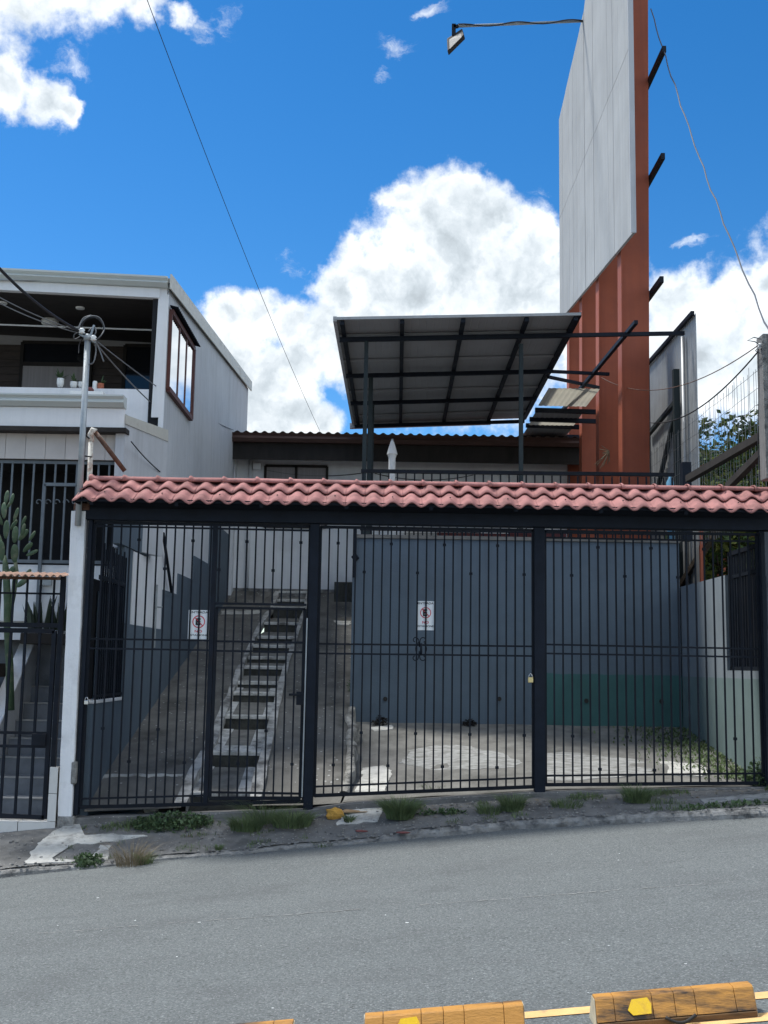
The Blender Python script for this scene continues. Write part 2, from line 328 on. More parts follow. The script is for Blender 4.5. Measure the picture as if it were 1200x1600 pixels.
# ------------------------------------------------------------------ builders
class MB:
    def __init__(s): s.v = []; s.f = []
    def quad(s, a, b, c, d):
        n = len(s.v); s.v += [Vector(a), Vector(b), Vector(c), Vector(d)]; s.f.append((n, n+1, n+2, n+3)); return s
    def tri(s, a, b, c):
        n = len(s.v); s.v += [Vector(a), Vector(b), Vector(c)]; s.f.append((n, n+1, n+2)); return s
    def hexa(s, p):            # 8 points: bottom 4 (ccw), top 4
        n = len(s.v); s.v += [Vector(q) for q in p]
        s.f += [(n+3, n+2, n+1, n), (n+4, n+5, n+6, n+7)] + [(n+i, n+(i+1) % 4, n+4+(i+1) % 4, n+4+i) for i in range(4)]
        return s
    def box(s, x0, x1, y0, y1, z0, z1):
        return s.hexa([(x0,y0,z0),(x1,y0,z0),(x1,y1,z0),(x0,y1,z0),(x0,y0,z1),(x1,y0,z1),(x1,y1,z1),(x0,y1,z1)])
    def bar(s, p, q, w, h=None, up=(0, 0, 1)):
        p, q = Vector(p), Vector(q); h = h or w
        t = (q - p).normalized(); u = Vector(up)
        if abs(t.dot(u)) > 0.95: u = Vector((0, 1, 0))
        a = t.cross(u).normalized() * (w / 2); b = a.cross(t).normalized() * (h / 2)
        return s.hexa([p-a-b, p+a-b, p+a+b, p-a+b, q-a-b, q+a-b, q+a+b, q-a+b])
    def tube(s, pts, r, n=8, cap=True):
        pts = [Vector(p) for p in pts]; base = len(s.v)
        rs = r if isinstance(r, (list, tuple)) else [r] * len(pts)
        u = None
        for i, p in enumerate(pts):
            t = (pts[min(i+1, len(pts)-1)] - pts[max(i-1, 0)])
            t = t.normalized() if t.length > 1e-9 else Vector((0, 0, 1))
            if u is None:
                u = t.cross(Vector((0, 0, 1)) if abs(t.z) < 0.9 else Vector((0, 1, 0))).normalized()
            else:
                u = (u - t * u.dot(t)).normalized()
            w = t.cross(u)
            for k in range(n):
                a = 2 * math.pi * k / n
                s.v.append(p + (u * math.cos(a) + w * math.sin(a)) * rs[i])
        for i in range(len(pts) - 1):
            for k in range(n):
                s.f.append((base+i*n+k, base+i*n+(k+1) % n, base+(i+1)*n+(k+1) % n, base+(i+1)*n+k))
        if cap:
            s.f.append(tuple(base+k for k in range(n))[::-1]); e = base+(len(pts)-1)*n
            s.f.append(tuple(e+k for k in range(n)))
        return s
    def prism(s, pts, off):     # closed polygon extruded by off
        n = len(s.v); m = len(pts); off = Vector(off)
        s.v += [Vector(p) for p in pts] + [Vector(p) + off for p in pts]
        s.f.append(tuple(range(n, n+m))[::-1]); s.f.append(tuple(range(n+m, n+2*m)))
        s.f += [(n+i, n+(i+1) % m, n+m+(i+1) % m, n+m+i) for i in range(m)]
        return s
    def grid(s, fn, nu, nv):
        n = len(s.v)
        for i in range(nu+1):
            for j in range(nv+1): s.v.append(Vector(fn(i/nu, j/nv)))
        for i in range(nu):
            for j in range(nv):
                a = n+i*(nv+1)+j; s.f.append((a, a+nv+1, a+nv+2, a+1))
        return s
    def lathe(s, c, prof, n=16):
        base = len(s.v); c = Vector(c)
        for (r, z) in prof:
            for k in range(n):
                a = 2*math.pi*k/n; s.v.append(c + Vector((r*math.cos(a), r*math.sin(a), z)))
        for i in range(len(prof)-1):
            for k in range(n):
                s.f.append((base+i*n+k, base+i*n+(k+1) % n, base+(i+1)*n+(k+1) % n, base+(i+1)*n+k))
        s.f.append(tuple(base+k for k in range(n))[::-1]); e = base+(len(prof)-1)*n
        s.f.append(tuple(e+k for k in range(n)))
        return s

def wpos(o):
    v = Vector((0, 0, 0))
    while o is not None: v += o.location; o = o.parent
    return v
def part(name, mb, m, parent=None, smooth=False, bevel=0.0, solid=0.0, loc=None, **props):
    me = bpy.data.meshes.new(name)
    org = Vector(loc) if loc is not None else Vector((0, 0, 0))
    base = wpos(parent) + org
    me.from_pydata([tuple(v - base) for v in mb.v], [], mb.f); me.update()
    me.materials.append(m)
    if smooth:
        for p in me.polygons: p.use_smooth = True
    o = bpy.data.objects.new(name, me); COL.objects.link(o)
    o.location = org
    if parent is not None: o.parent = parent
    if bevel:
        b = o.modifiers.new('bevel', 'BEVEL'); b.width = bevel; b.segments = 2; b.limit_method = 'ANGLE'
    if solid:
        b = o.modifiers.new('solid', 'SOLIDIFY'); b.thickness = solid
    for k, v in props.items(): o[k] = v
    return o
def thing(name, label, cat, loc=(0, 0, 0), group=None):
    o = bpy.data.objects.new(name, None); COL.objects.link(o); o.location = loc
    o.empty_display_size = 0.1
    o['label'] = label; o['category'] = cat
    if group: o['group'] = group
    return o
def solo(name, mb, m, label, cat, group=None, **k):
    o = part(name, mb, m, **k); o['label'] = label; o['category'] = cat
    if group: o['group'] = group
    return o
def struct(name, mb, m, parent=None, **k):
    o = part(name, mb, m, parent, **k)
    if parent is None: o['kind'] = 'structure'
    return o
def copy_tree(o, parent=None):
    c = o.copy(); COL.objects.link(c)
    if parent is not None: c.parent = parent
    for ch in list(o.children): copy_tree(ch, c)
    return c
def interp(x, tab):
    if x <= tab[0][0]: return tab[0][1]
    for (a, b), (c, d) in zip(tab, tab[1:]):
        if x <= c: return b + (d - b) * (x - a) / (c - a)
    return tab[-1][1]
def sag(p, q, s, n=14):
    p, q = Vector(p), Vector(q)
    return [p.lerp(q, i/n) - Vector((0, 0, s * 4 * (i/n) * (1 - i/n))) for i in range(n+1)]

# ------------------------------------------------------------------ ground surfaces
SL = 0.095
def road_z(x): return SL * max(-45, min(45, x))
EDGE = [(-60, 10.9), (-3.57, 11.04), (-2.24, 11.28), (0.05, 11.36), (1.3, 11.47), (2.5, 11.25), (3.66, 10.93), (60, 10.9)]
BASE = [(-60, -5.3), (-8, -0.45), (-3.3, 0.06), (-0.74, 0.19), (-0.3, 0.26), (1.69, 0.41), (4.1, 0.50), (8, 0.9), (60, 5.9)]
CURB = [(-60, 0.07), (-3.5, 0.06), (-2.6, 0.03), (0, 0.03), (0.25, 0.07), (4, 0.075), (60, 0.075)]
GY = 12.2                                         # plane of the gate
def edge_y(x): return interp(x, EDGE) + 0.05 * noise.noise((x * 1.7, 3.1, 0)) + 0.025 * noise.noise((x * 6, 8.1, 0))
def walk_z(x, y):
    e = interp(x, EDGE); t = min(1, max(0, (y - e) / (GY + 0.12 - e)))
    a = road_z(x) + interp(x, CURB); b = interp(x, BASE)
    s = t * 0.75 + 0.25 * t * t
    return a + (b - a) * s + 0.012 * noise.noise((x * 1.6, y * 3, 1)) * (1 - t)
PROF = [(12.2, 0.12), (12.45, 0.20), (12.95, 0.42), (13.96, 0.70), (16, 1.26), (19.2, 2.09), (21.7, 2.75), (22.7, 3.19)]
def kerb_ground(x, y): return walk_z(x, y) if y > edge_y(x) + 0.1 else road_z(x)
def ramp_z(x, y): return interp(y, PROF) + 0.045 * (x + 3.1) * max(0, 1 - (y - 12.2) / 3.5)
def yard_z(x, y):
    t = (y - 12.3) / 3.2; return interp(x, BASE) + 0.02 + (0.93 - interp(x, BASE)) * max(0, t)

def terr(u, v):
    x = (u - 0.5) * 600; x = math.copysign(abs(x / 300) ** 2.2 * 300, x)
    y = (v - 0.5) * 600; y = 12.2 + math.copysign(abs(y / 300) ** 2.2 * 300, y)
    return (x, y, road_z(x) - 0.28 + 0.12 * max(0, min(y, 23) - 12.3))
struct('ground', MB().grid(terr, 90, 90), dirt_m)
xs = [-60 + i * 0.25 for i in range(481)]
mb = MB()
mb.grid(lambda u, v: ((x := -60 + 120 * u), (y := -6 + (edge_y(x) + 0.03 + 6) * v), road_z(x)), 480, 40)
struct('road', mb, asphalt)
mb = MB(); mb.grid(lambda u, v: ((x := -60 + 120 * u), (y := edge_y(x) + 0.06 + (GY + 0.10 - edge_y(x) - 0.06) * v), walk_z(x, y)), 1000, 14)
struct('pavement', mb, sidewalk_m)
# curb: an eroded concrete edge with its own face
mb = MB()
def curb_pt(u, v):
    x = -60 + 120 * u; e = edge_y(x); h = interp(x, CURB) + 0.012 * noise.noise((x * 9, 0, 0)) + 0.008 * noise.noise((x * 23, 0, 4))
    h = max(h, 0.012)
    prof = [(0.0, -0.03), (0.005, h * 0.55), (0.03, h * 0.95), (0.08, h + 0.008), (0.13, h + 0.008), (0.16, h - 0.05)]
    dy, dz = prof[round(v * 5)]
    return (x, e + dy + 0.012 * noise.noise((x * 15, dz * 9, 2)), road_z(x) + dz)
mb.grid(curb_pt, 2400, 5)
struct('kerb', mb, curb_m)

def patch(name, pix, zf, m, lift=0.006, **k):
    pts = [onsurf(px, py, zf) for px, py in pix]
    out = []
    for a, b in zip(pts, pts[1:] + pts[:1]):                # roughen the outline
        n = max(1, int((b - a).length / 0.035))
        for i in range(n):
            p = a.lerp(b, i / n); q = p.copy()
            for fr_, am in ((5, .05), (13, .025), (34, .012)):
                p += Vector((noise.noise(q * fr_ + Vector((3, 0, 0))), noise.noise(q * fr_ + Vector((0, 7, 0))), 0)) * am
            if zf is walk_z: p.y = max(p.y, edge_y(p.x) + 0.10)
            p.z = zf(p.x, p.y) + lift; out.append(p)
    c = sum(out, Vector()) / len(out); c.z = zf(c.x, c.y) + lift + 0.004
    mb = MB(); n = len(out)
    mb.v = [c] + out + [p - Vector((0, 0, lift + 0.02)) for p in out]
    for i in range(n):
        j = (i + 1) % n
        mb.f.append((0, 1 + i, 1 + j)); mb.f.append((1 + i, 1 + n + i, 1 + n + j, 1 + j))
    return struct(name, mb, m, **k)
mb = MB()
def sill_pt(u, v):
    x = -3.2 + 7.5 * u; b = interp(x, BASE) + 0.012 + 0.008 * noise.noise((x * 3, 5, 5))
    dy, dz = [(0, -.2), (0.0, -.012), (0.015, 0), (0.16, 0.004), (0.16, -.2)][round(v * 4)]
    return (x, GY - 0.06 + dy + .012 * noise.noise((x * 5, 1, 1)), b + dz)
mb.grid(sill_pt, 150, 4); struct('gate_sill', mb, sidewalk_m)
patch('pale_patch', [(108,1282),(124,1284),(108,1308),(180,1304),(228,1307),(182,1316),(112,1320),(84,1322),(62,1324),(56,1320)], walk_z, cement)
patch('pale_patch', [(60,1322),(112,1320),(78,1338),(48,1358),(116,1350),(114,1364),(40,1370),(22,1364)], walk_z, cement)
patch('pale_patch', [(155,1322),(178,1322),(165,1346),(138,1344)], walk_z, cement)
patch('pale_patch', [(530,1268),(560,1250),(590,1252),(600,1264),(590,1284),(530,1290)], walk_z, cement)
patch('pale_patch', [(1095,1266),(1130,1264),(1138,1270),(1100,1272)], walk_z, cement)
patch('pale_patch', [(1090,1250),(1200,1240),(1200,1247),(1100,1256)], walk_z, faint_m)

# ramp, middle stairs, yard
SX0, SX1 = -1.93, -1.13                                     # stair strip at the foot; narrows a little uphill
def sl(y): return interp(y, [(12.2, -2.12), (14, -2.06), (17, -2.14), (20, -2.18), (22.7, -2.10)])
def sr(y): return interp(y, [(12.2, -1.32), (14, -1.36), (17, -1.46), (22.7, -1.48)])
def rr(y): return interp(y, [(12.2, -0.42), (13, -0.34), (15.5, -0.42), (22.7, -0.42)])
mb = MB()
mb.grid(lambda u, v: ((y := 12.25 + 10.5 * v), (x := -3.12 + (sl(y) + 0.02 + 3.12) * u), y, ramp_z(x, y) + 0.012 * noise.noise((x * 2, y * 2, 0)))[1:], 8, 120)
mb.grid(lambda u, v: ((y := 12.25 + 10.5 * v), (x := sr(y) - 0.02 + (rr(y) - sr(y) + 0.02) * u), y, ramp_z(x, y) + 0.012 * noise.noise((x * 2, y * 2, 5)))[1:], 8, 120)
struct('driveway', mb, ramp_m)
mb = MB(); mb.grid(lambda u, v: ((y := 12.25 + 3.35 * v), (x := rr(y) + 0.02 + (4.12 - rr(y)) * u), y, yard_z(x, y) + 0.01 * noise.noise((x * 2, y * 2, 9)))[1:], 40, 30)
struct('yard', mb, yard_m)
# broken concrete lip between ramp and yard
mb = MB()
def lip(u, v):
    y = 12.5 + 3.0 * u; x0 = rr(y) - 0.05 + 0.05 * noise.noise((y * 2.3, 1, 1)); w = 0.12 + 0.06 * noise.noise((y * 2.7, 7, 1))
    zt = max(ramp_z(x0, y), yard_z(x0, y)) + 0.02 + 0.025 * noise.noise((y * 3.1, 2, 2))
    pr = [(0, -0.12), (0.1, 0), (0.5, 0.01), (0.9, 0), (1.0, -0.2)]; a, b = pr[round(v * 4)]
    return (x0 + w * a, y, zt + b)
mb.grid(lip, 60, 4)
struct('concrete_lip', mb, rubble_m, smooth=True)
patch('pale_patch', [(566,1202),(598,1198),(606,1206),(604,1240),(556,1242)], yard_z, cement, lift=0.012)
patch('pale_patch', [(622,1192),(640,1172),(690,1164),(735,1166),(790,1178),(815,1192),(800,1200),(740,1202),(680,1203)], yard_z, faint_m, lift=0.004)  # pale mottled patches lying on the yard floor
patch('pale_patch', [(852,1178),(880,1174),(930,1180),(990,1186),(1020,1196),(1020,1210),(940,1216),(870,1222),(854,1220)], yard_z, faint_m, lift=0.004)
patch('pale_patch', [(1030,1190),(1090,1194),(1106,1204),(1100,1214),(1050,1212)], yard_z, cement)  # lighter patch towards the right of the yard
patch('pale_patch', [(580,1136),(612,1133),(612,1140),(588,1143)], yard_z, cement)
patch('pale_patch', [(160,1211),(285,1210),(285,1214),(158,1215)], ramp_z, cement)
patch('pale_patch', [(345,955),(405,954),(405,960),(345,960)], ramp_z, cement)
patch('pale_patch', [(522,970),(548,971),(546,977),(524,976)], ramp_z, cement)
patch('pale_patch', [(343,930),(360,918),(420,916),(425,930),(400,946),(350,946)], ramp_z, step_m)

# middle staircase
ST = thing('driveway_staircase', 'narrow concrete stair with worn white edges running up the middle of the driveway', 'stairs', (-1.7, 12.3, 0.15))
nos = [1237, 1205, 1173, 1145, 1116, 1092, 1072, 1052, 1033, 1017, 1002, 987, 972, 957, 944, 932, 922]
nos = [1240, 1176, 1120, 1084, 1067, 1043, 1028, 1010, 996, 974, 950, 938, 925]
ys = []
for py in nos:
    p = onsurf(388 + (1240 - py) * 0.22, py, ramp_z); ys.append(p.y)
ys.append(22.7)
for i in range(len(nos)):
    y0, y1 = ys[i], ys[i + 1]
    ym = (y0 + y1) / 2; rise = ramp_z(-1.7, y1) - ramp_z(-1.7, y0)
    za, zb2 = ramp_z(-1.7, y0) + 0.01, ramp_z(-1.7, y1) - rise * (0.56 if i > 2 else 0.40)
    zb = za - 0.5
    xa, xb = sl(y0) + 0.03, sr(y0) - 0.03; xc, xd = sl(y1) + 0.03, sr(y1) - 0.03
    def tz_(f): return za + (zb2 - za) * f
    s_ = part('step', MB().hexa([(xa, y0, zb), (xb, y0, zb), (xd, y1 + 0.2, zb), (xc, y1 + 0.2, zb),
                   (xa, y0, za - 0.03), (xb, y0, za - 0.03), (xd, y1 + 0.2, zb2 - 0.03), (xc, y1 + 0.2, zb2 - 0.03)]), moss_m, ST)
    yt = y1 - 0.10 * (y1 - y0)          # dark mossy strip left at the back of each tread
    part('tread', MB().hexa([(xa - .01, y0 + .03, za - .029), (xb + .01, y0 + .03, za - .029), (xd, yt, tz_(.9) - .029), (xc, yt, tz_(.9) - .029),
                   (xa - .01, y0 + .03, za + .004), (xb + .01, y0 + .03, za + .004), (xd, yt, tz_(.9) + .004), (xc, yt, tz_(.9) + .004)]), step_m, s_, bevel=0.008)
    part('nosing', MB().hexa([(xa - .015, y0 - .02, za - .045), (xb + .015, y0 - .02, za - .045), (xb + .015, y0 + .05, za - .03), (xa - .015, y0 + .05, za - .03),
                   (xa - .015, y0 - .02, za + .006), (xb + .015, y0 - .02, za + .006), (xb + .015, y0 + .05, za + .016), (xa - .015, y0 + .05, za + .016)]), whitewash, s_, bevel=0.01)
    if i < 4:
        for (q0, q1, w0, w1) in ((xa, xc, 0.0, 0.10 + .05 * (i == 1)), (xb, xd, -0.13 - .06 * (i < 2), 0.0)):
            part('paint_edge', MB().hexa([(q0 + w0, y0 + .05, za + .004), (q0 + w1, y0 + .05, za + .004), (q1 + w1, yt, tz_(.9) + .003), (q1 + w0, yt, tz_(.9) + .003),
                   (q0 + w0, y0 + .05, za + .012), (q0 + w1, y0 + .05, za + .012), (q1 + w1, yt, tz_(.9) + .010), (q1 + w0, yt, tz_(.9) + .010)]), whitewash, s_)
    if i == 1:
        part('paint_edge', MB().hexa([(xa + .1, y0 + .05, za + .004), (xb - .1, y0 + .05, za + .004), (xb - .15, y0 + .25, tz_(.25) + .003), (xa + .1, y0 + .22, tz_(.22) + .003),
                   (xa + .1, y0 + .05, za + .010), (xb - .1, y0 + .05, za + .010), (xb - .15, y0 + .25, tz_(.25) + .009), (xa + .1, y0 + .22, tz_(.22) + .009)]), whitewash, s_)
for (fx, sg) in ((sl, -1), (sr, 1)):
    mb = MB()
    def brd(u, v):
        y = 12.3 + 10.2 * u; x = fx(y); w = interp(y, [(12.2, .065), (15, .05), (18, .035)]) + 0.03 * noise.noise((y * 1.6, sg, 0))
        pr = [(-1, -0.1), (-1, 0.03), (1, 0.03), (1, -0.1)]; a, b = pr[round(v * 3)]
        z = ramp_z(x, y) + 0.02 * noise.noise((y * 1.5, sg * 3, 0)) + 0.015
        return (x + a * w, y, z + b)
    mb.grid(brd, 140, 3)
    part('border', mb, border_m, ST)

# ------------------------------------------------------------------ left boundary wall with stepped dado
WX = -3.10
BW = thing('boundary_wall', 'blue grey stepped wall with dark barred opening along the left side of the ramp', 'wall', (WX, 12.3, 0.1))
mb = MB().box(WX - 0.14, WX - 0.002, 12.33, 13.70, -0.3, 1.25)
part('low_wall', mb, blue_wall, BW)
segs = [(13.702, 15.90, 2.16), (15.902, 17.0, 2.72), (17.002, 18.38, 3.04), (18.382, 19.95, 3.44), (19.952, 22.58, 4.25)]
for (a, b, z) in segs:
    part('dado', MB().box(WX - 0.12, WX + 0.02, a, b, -0.2, z), blue_wall, BW, bevel=0.01)
part('coping', MB().box(WX - 0.16, WX + 0.02, 12.32, 13.70, 1.252, 1.29), pillar_m, BW, bevel=0.006)
part('white_wall', MB().box(WX - 0.13, WX - 0.004, 13.98, 14.86, 2.165, 3.07), white_wall, BW)
part('white_wall', MB().box(WX - 0.10, WX - 0.004, 14.862, 16.0, 2.165, 4.0), white_wall, BW)
part('white_wall', MB().box(WX - 0.10, WX - 0.004, 16.002, 22.55, 2.165, 5.3), white_wall, BW)
part('blue_panel', MB().box(WX - 0.10, WX + 0.006, 13.2, 14.84, 3.085, 3.85), blue_wall, BW)
part('blue_panel', MB().box(WX - 0.10, WX - 0.008, 13.5, 13.96, 2.165, 3.08), blue_wall, BW)
# dark barred opening
gr = part('grille_frame', MB().bar((WX, 12.36, 2.62), (WX, 13.52, 2.62), 0.03, 0.05).bar((WX, 12.36, 1.33), (WX, 13.66, 1.33), 0.03, 0.03), navy_steel, BW)
for i in range(13):
    y = 12.40 + i * 0.098
    part('bar', MB().bar((WX, y, 1.29), (WX, y, 2.95 + 0.06 * (i % 2)), 0.018), navy_steel, BW)
part('opening_shade', MB().box(WX - 0.15, WX - 0.13, 12.36, 13.7, 0.9, 2.62), shade_dark, BW)  # dark sheet put where only shade shows behind the bars
part('corrugated_panel', MB().grid(lambda u, v: (WX - 0.12 + 0.012 * math.cos(u * 26 * math.pi), 12.75 + 0.94 * u, 1.29 + 1.2 * v), 52, 1), blue_wall, BW)
part('rod', MB().tube([atX(255, 833, WX + 0.05), atX(268, 925, WX + 0.05)], 0.022), black_steel, BW)
part('tap_pipe', MB().tube([(WX + 0.03, 15.35, 1.9), (WX + 0.03, 15.35, 2.75)], 0.012).tube([(WX + 0.03, 15.35, 2.45), (WX + 0.09, 15.45, 2.45)], 0.012), galv, BW)

# ------------------------------------------------------------------ left two-storey house
HX = -3.03
H = thing('neighbour_house', 'two storey grey house with deep balcony and corrugated metal side at the left', 'house', (-5.5, 15, 0))
def roof_z(y): return 6.93 + (y - 15) * 0.095
# side wall: corrugated sheets, each a part
yy = 15.0; k = 0
while yy < 24.1:
    y1 = min(yy + 1.04, 24.15)
    def sh(u, v, a=yy, b=y1):
        y = a + (b - a) * u; ph = (y * 7.2) % 1.0
        x = HX + (0.006 if ph < 0.2 else 0.0)
        zb_ = 3.95 + 0.14 * (y - 15); return (x, y, zb_ + (roof_z(y) - 0.12 - zb_) * v)
    part('wall_sheet', MB().grid(sh, 40, 1), sheet_m, H, solid=-0.01)
    yy = y1 + 0.004
part('side_wall_core', MB().hexa([(HX - 0.2, 15.02, 4.1), (HX - 0.02, 15.02, 4.1), (HX - 0.02, 24.1, 5.4), (HX - 0.2, 24.1, 5.4),
     (HX - 0.2, 15.02, roof_z(15) - 0.15), (HX - 0.02, 15.02, roof_z(15) - 0.15), (HX - 0.02, 24.1, roof_z(24.1) - 0.15), (HX - 0.2, 24.1, roof_z(24.1) - 0.15)]), shade_dark, H)  # near-black core carries the shade of the balcony depth
part('rear_wall', MB().box(-9, HX - 0.205, 24.0, 24.15, 2, roof_z(24) - 0.15), sheet_m, H)
rf = part('roof', MB().hexa([(-9.2, 14.9, roof_z(14.9) - 0.06), (HX + 0.05, 14.9, roof_z(14.9) - 0.06), (HX + 0.05, 24.25, roof_z(24.25) - 0.06), (-9.2, 24.25, roof_z(24.25) - 0.06),
     (-9.2, 14.9, roof_z(14.9)), (HX + 0.05, 14.9, roof_z(14.9)), (HX + 0.05, 24.25, roof_z(24.25)), (-9.2, 24.25, roof_z(24.25))]), zinc, H)
part('roof_flashing', MB().hexa([(HX + 0.055, 14.85, roof_z(14.85) - 0.16), (HX + 0.075, 14.85, roof_z(14.85) - 0.16), (HX + 0.075, 24.28, roof_z(24.28) - 0.16), (HX + 0.055, 24.28, roof_z(24.28) - 0.16),
     (HX + 0.055, 14.85, roof_z(14.85) + 0.05), (HX + 0.075, 14.85, roof_z(14.85) + 0.05), (HX + 0.075, 24.28, roof_z(24.28) + 0.05), (HX + 0.055, 24.28, roof_z(24.28) + 0.05)]), flash_m, rf)
# fascia and gutter
def zf(x, base): return base + 0.035 * (HX - x)
def fas(x0, x1, y0, y1, z0, z1):
    return MB().hexa([(x0, y0, zf(x0, z0)), (x1, y0, zf(x1, z0)), (x1, y1, zf(x1, z0)), (x0, y1, zf(x0, z0)),
                      (x0, y0, zf(x0, z1)), (x1, y0, zf(x1, z1)), (x1, y1, zf(x1, z1)), (x0, y1, zf(x0, z1))])
gt = MB()
pr = [(0.10, 0.0), (-0.02, 0.0), (-0.08, 0.04), (-0.06, 0.07), (-0.10, 0.10), (-0.10, 0.125), (0.10, 0.125)]
p0 = [Vector((-9.2, 14.92 + a, zf(-9.2, 6.80) + b)) for a, b in pr]
gt.prism(p0, (9.2 + HX + 0.02, 0, zf(HX, 6.80) - zf(-9.2, 6.80)))
part('gutter', gt, gutter_m, H)
part('fascia', fas(-9.1, HX - 0.1, 14.96, 15.06, 6.66, 6.795), trim_m, H)
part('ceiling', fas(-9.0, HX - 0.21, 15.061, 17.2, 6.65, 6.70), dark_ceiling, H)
part('corner_column', MB().hexa([atY(236, 652, 14.98), atY(249, 652, 14.98), atY(249, 652, 14.98) + Vector((0, .14, 0)), atY(236, 652, 14.98) + Vector((0, .14, 0)),
      atY(249, 443, 14.98), atY(262, 443, 14.98), atY(262, 443, 14.98) + Vector((0, .14, 0)), atY(249, 443, 14.98) + Vector((0, .14, 0))]), trim_m, H)
part('corner_trim', MB().box(HX - 0.05, HX + 0.02, 14.985, 15.0, 4.1, 6.72), trim_m, H)
part('parapet', MB().box(-9, HX - 0.06, 15.03, 15.14, 4.6, 5.39), white_wall, H)
part('balcony_floor', MB().box(-9, HX - 0.21, 15.15, 17.25, 4.3, 4.45), shade_dark, H)
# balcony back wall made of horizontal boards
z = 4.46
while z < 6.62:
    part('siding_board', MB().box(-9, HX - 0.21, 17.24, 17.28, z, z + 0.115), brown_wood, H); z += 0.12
def bwin(x0, y0_, x1, y1_, m1, split=None, low=None, nm='window'):
    a = atY(x0, y0_, 17.2); b = atY(x1, y1_, 17.2)
    w = part(nm, MB().bar((a.x, 17.2, a.z), (b.x, 17.2, a.z), 0.06, 0.05).bar((a.x, 17.2, b.z), (b.x, 17.2, b.z), 0.06, 0.05)
             .bar((a.x, 17.2, a.z), (a.x, 17.2, b.z), 0.05, 0.06).bar((b.x, 17.2, a.z), (b.x, 17.2, b.z), 0.05, 0.06), timber_dark, H)
    s_ = b.z if split is None else a.z + (b.z - a.z) * split
    part('pane', MB().box(a.x, b.x, 17.19, 17.2, s_, a.z), m1, w)
    if split is not None:
        part('pane', MB().box(a.x, b.x, 17.185, 17.195, b.z, s_ - 0.01), low, w)
        part('transom', MB().box(a.x, b.x, 17.16, 17.2, s_ - 0.03, s_ + 0.03), timber_dark, w)
bwin(36, 535, 138, 640, dark_glass, 0.33, curtain)
bwin(196, 540, 252, 660, dark_glass, nm='door')
part('tie_rod', MB().tube([atY(-60, 505, 15.9), atY(246, 516, 15.9)], 0.013), trim_m, H)
c = atY(79, 493, 16.2); part('ceiling_lamp', MB().lathe((c.x, 16.2, zf(c.x, 6.65) - 0.10), [(0.10, 0.0), (0.125, 0.03), (0.125, 0.08), (0.1, 0.10)]), porcelain, H, smooth=True)
for (px, py, Y) in ((5, 463, 15.5), (126, 466, 15.55)):
    c = atY(px, py, Y); part('downlight', MB().lathe((c.x, Y, zf(c.x, 6.65) - 0.022), [(0.06, 0), (0.065, 0.02)]), porcelain, H)
# side window with awning strip
wy0, wy1, wz0, wz1 = 15.12, 17.0, 5.42, 6.52
wn = part('window_frame', MB().bar((HX + 0.04, wy0, wz0), (HX + 0.04, wy1, wz0), 0.06, 0.07).bar((HX + 0.04, wy0, wz1), (HX + 0.04, wy1, wz1), 0.06, 0.07)
     .bar((HX + 0.035, wy0, wz0), (HX + 0.035, wy0, wz1), 0.04, 0.045, up=(1, 0, 0)).bar((HX + 0.04, wy1, wz0), (HX + 0.04, wy1, wz1), 0.08, 0.06, up=(1, 0, 0)), maroon, H)
for i in range(3):
    a = wy0 + 0.05 + i * (wy1 - wy0 - 0.08) / 3; b = a + (wy1 - wy0 - 0.08) / 3
    part('pane', MB().box(HX + 0.03, HX + 0.048, a, b - 0.04, wz0 + 0.04, wz1 - 0.03), mirror_glass, wn)
    part('mullion', MB().box(HX + 0.03, HX + 0.056, b - 0.065, b + 0.005, wz0 + 0.04, wz1 - 0.03), maroon, wn)
part('awning', MB().grid(lambda u, v: (HX + 0.02 + 0.12 * v, wy0 - 0.02 + (wy1 - wy0 + 0.06) * u, wz1 + 0.075 - 0.03 * v + 0.012 * math.cos(u * 40 * math.pi)), 120, 2), black_steel, wn, solid=0.004)
# lower storey
LX = -3.24
part('lower_gutter', MB().prism([Vector((-9, 13.72 + a, 4.83 + b)) for a, b in [(0.10, 0), (-0.02, 0), (-0.09, 0.05), (-0.07, 0.09), (-0.11, 0.12), (-0.11, 0.14), (0.1, 0.14)]], (9 + LX, 0, 0)), gutter_m, H)
part('lower_fascia', MB().box(-9, LX - 0.01, 13.74, 13.80, 4.58, 4.825), trim_m, H)
part('soffit_edge', MB().box(-9, LX + 0.03, 13.70, 13.90, 4.52, 4.575), timber_dark, H)
lr = part('lower_roof', MB().hexa([(-9, 13.83, 4.76), (LX - .05, 13.83, 4.76), (HX - 0.12, 15.02, 4.76), (-9, 15.02, 4.76), (-9, 13.83, 4.80), (LX - .05, 13.83, 4.80), (HX - 0.12, 15.02, 4.80), (-9, 15.02, 4.80)]), zinc, H)
a, b, c_, d_ = atY(196, 648, 13.78), atY(263, 672, 15.0), atY(263, 690, 15.0), atY(196, 662, 13.78)
part('flashing', MB().hexa([d_, c_, c_ + Vector((-.03, .03, 0)), d_ + Vector((-.03, .03, 0)), a, b, b + Vector((-.03, .03, 0)), a + Vector((-.03, .03, 0))]), flash_m, H)
e, f_ = atY(203, 700, 13.84), atY(258, 735, 14.98)
part('lower_side_wall', MB().hexa([(d_.x - 0.01, 13.84, 3.1), (c_.x - 0.01, 14.96, 3.1), (c_.x - 0.1, 14.98, 3.1), (d_.x - 0.12, 13.86, 3.1),
      d_ + Vector((-.01, .02, 0)), c_ + Vector((-.01, 0, 0)), c_ + Vector((-.1, 0.02, 0)), d_ + Vector((-.12, .02, 0))]), sheet_m, H)
x = -9.0
while x < LX - 0.2:
    part('cladding_panel', MB().box(x, x + 0.245, 13.90, 13.95, 4.20, 4.52), beige_tile, H); x += 0.25
part('porch_back', MB().box(-9, LX - 0.1, 15.1, 15.2, 1.5, 4.25), shade_dark, H)
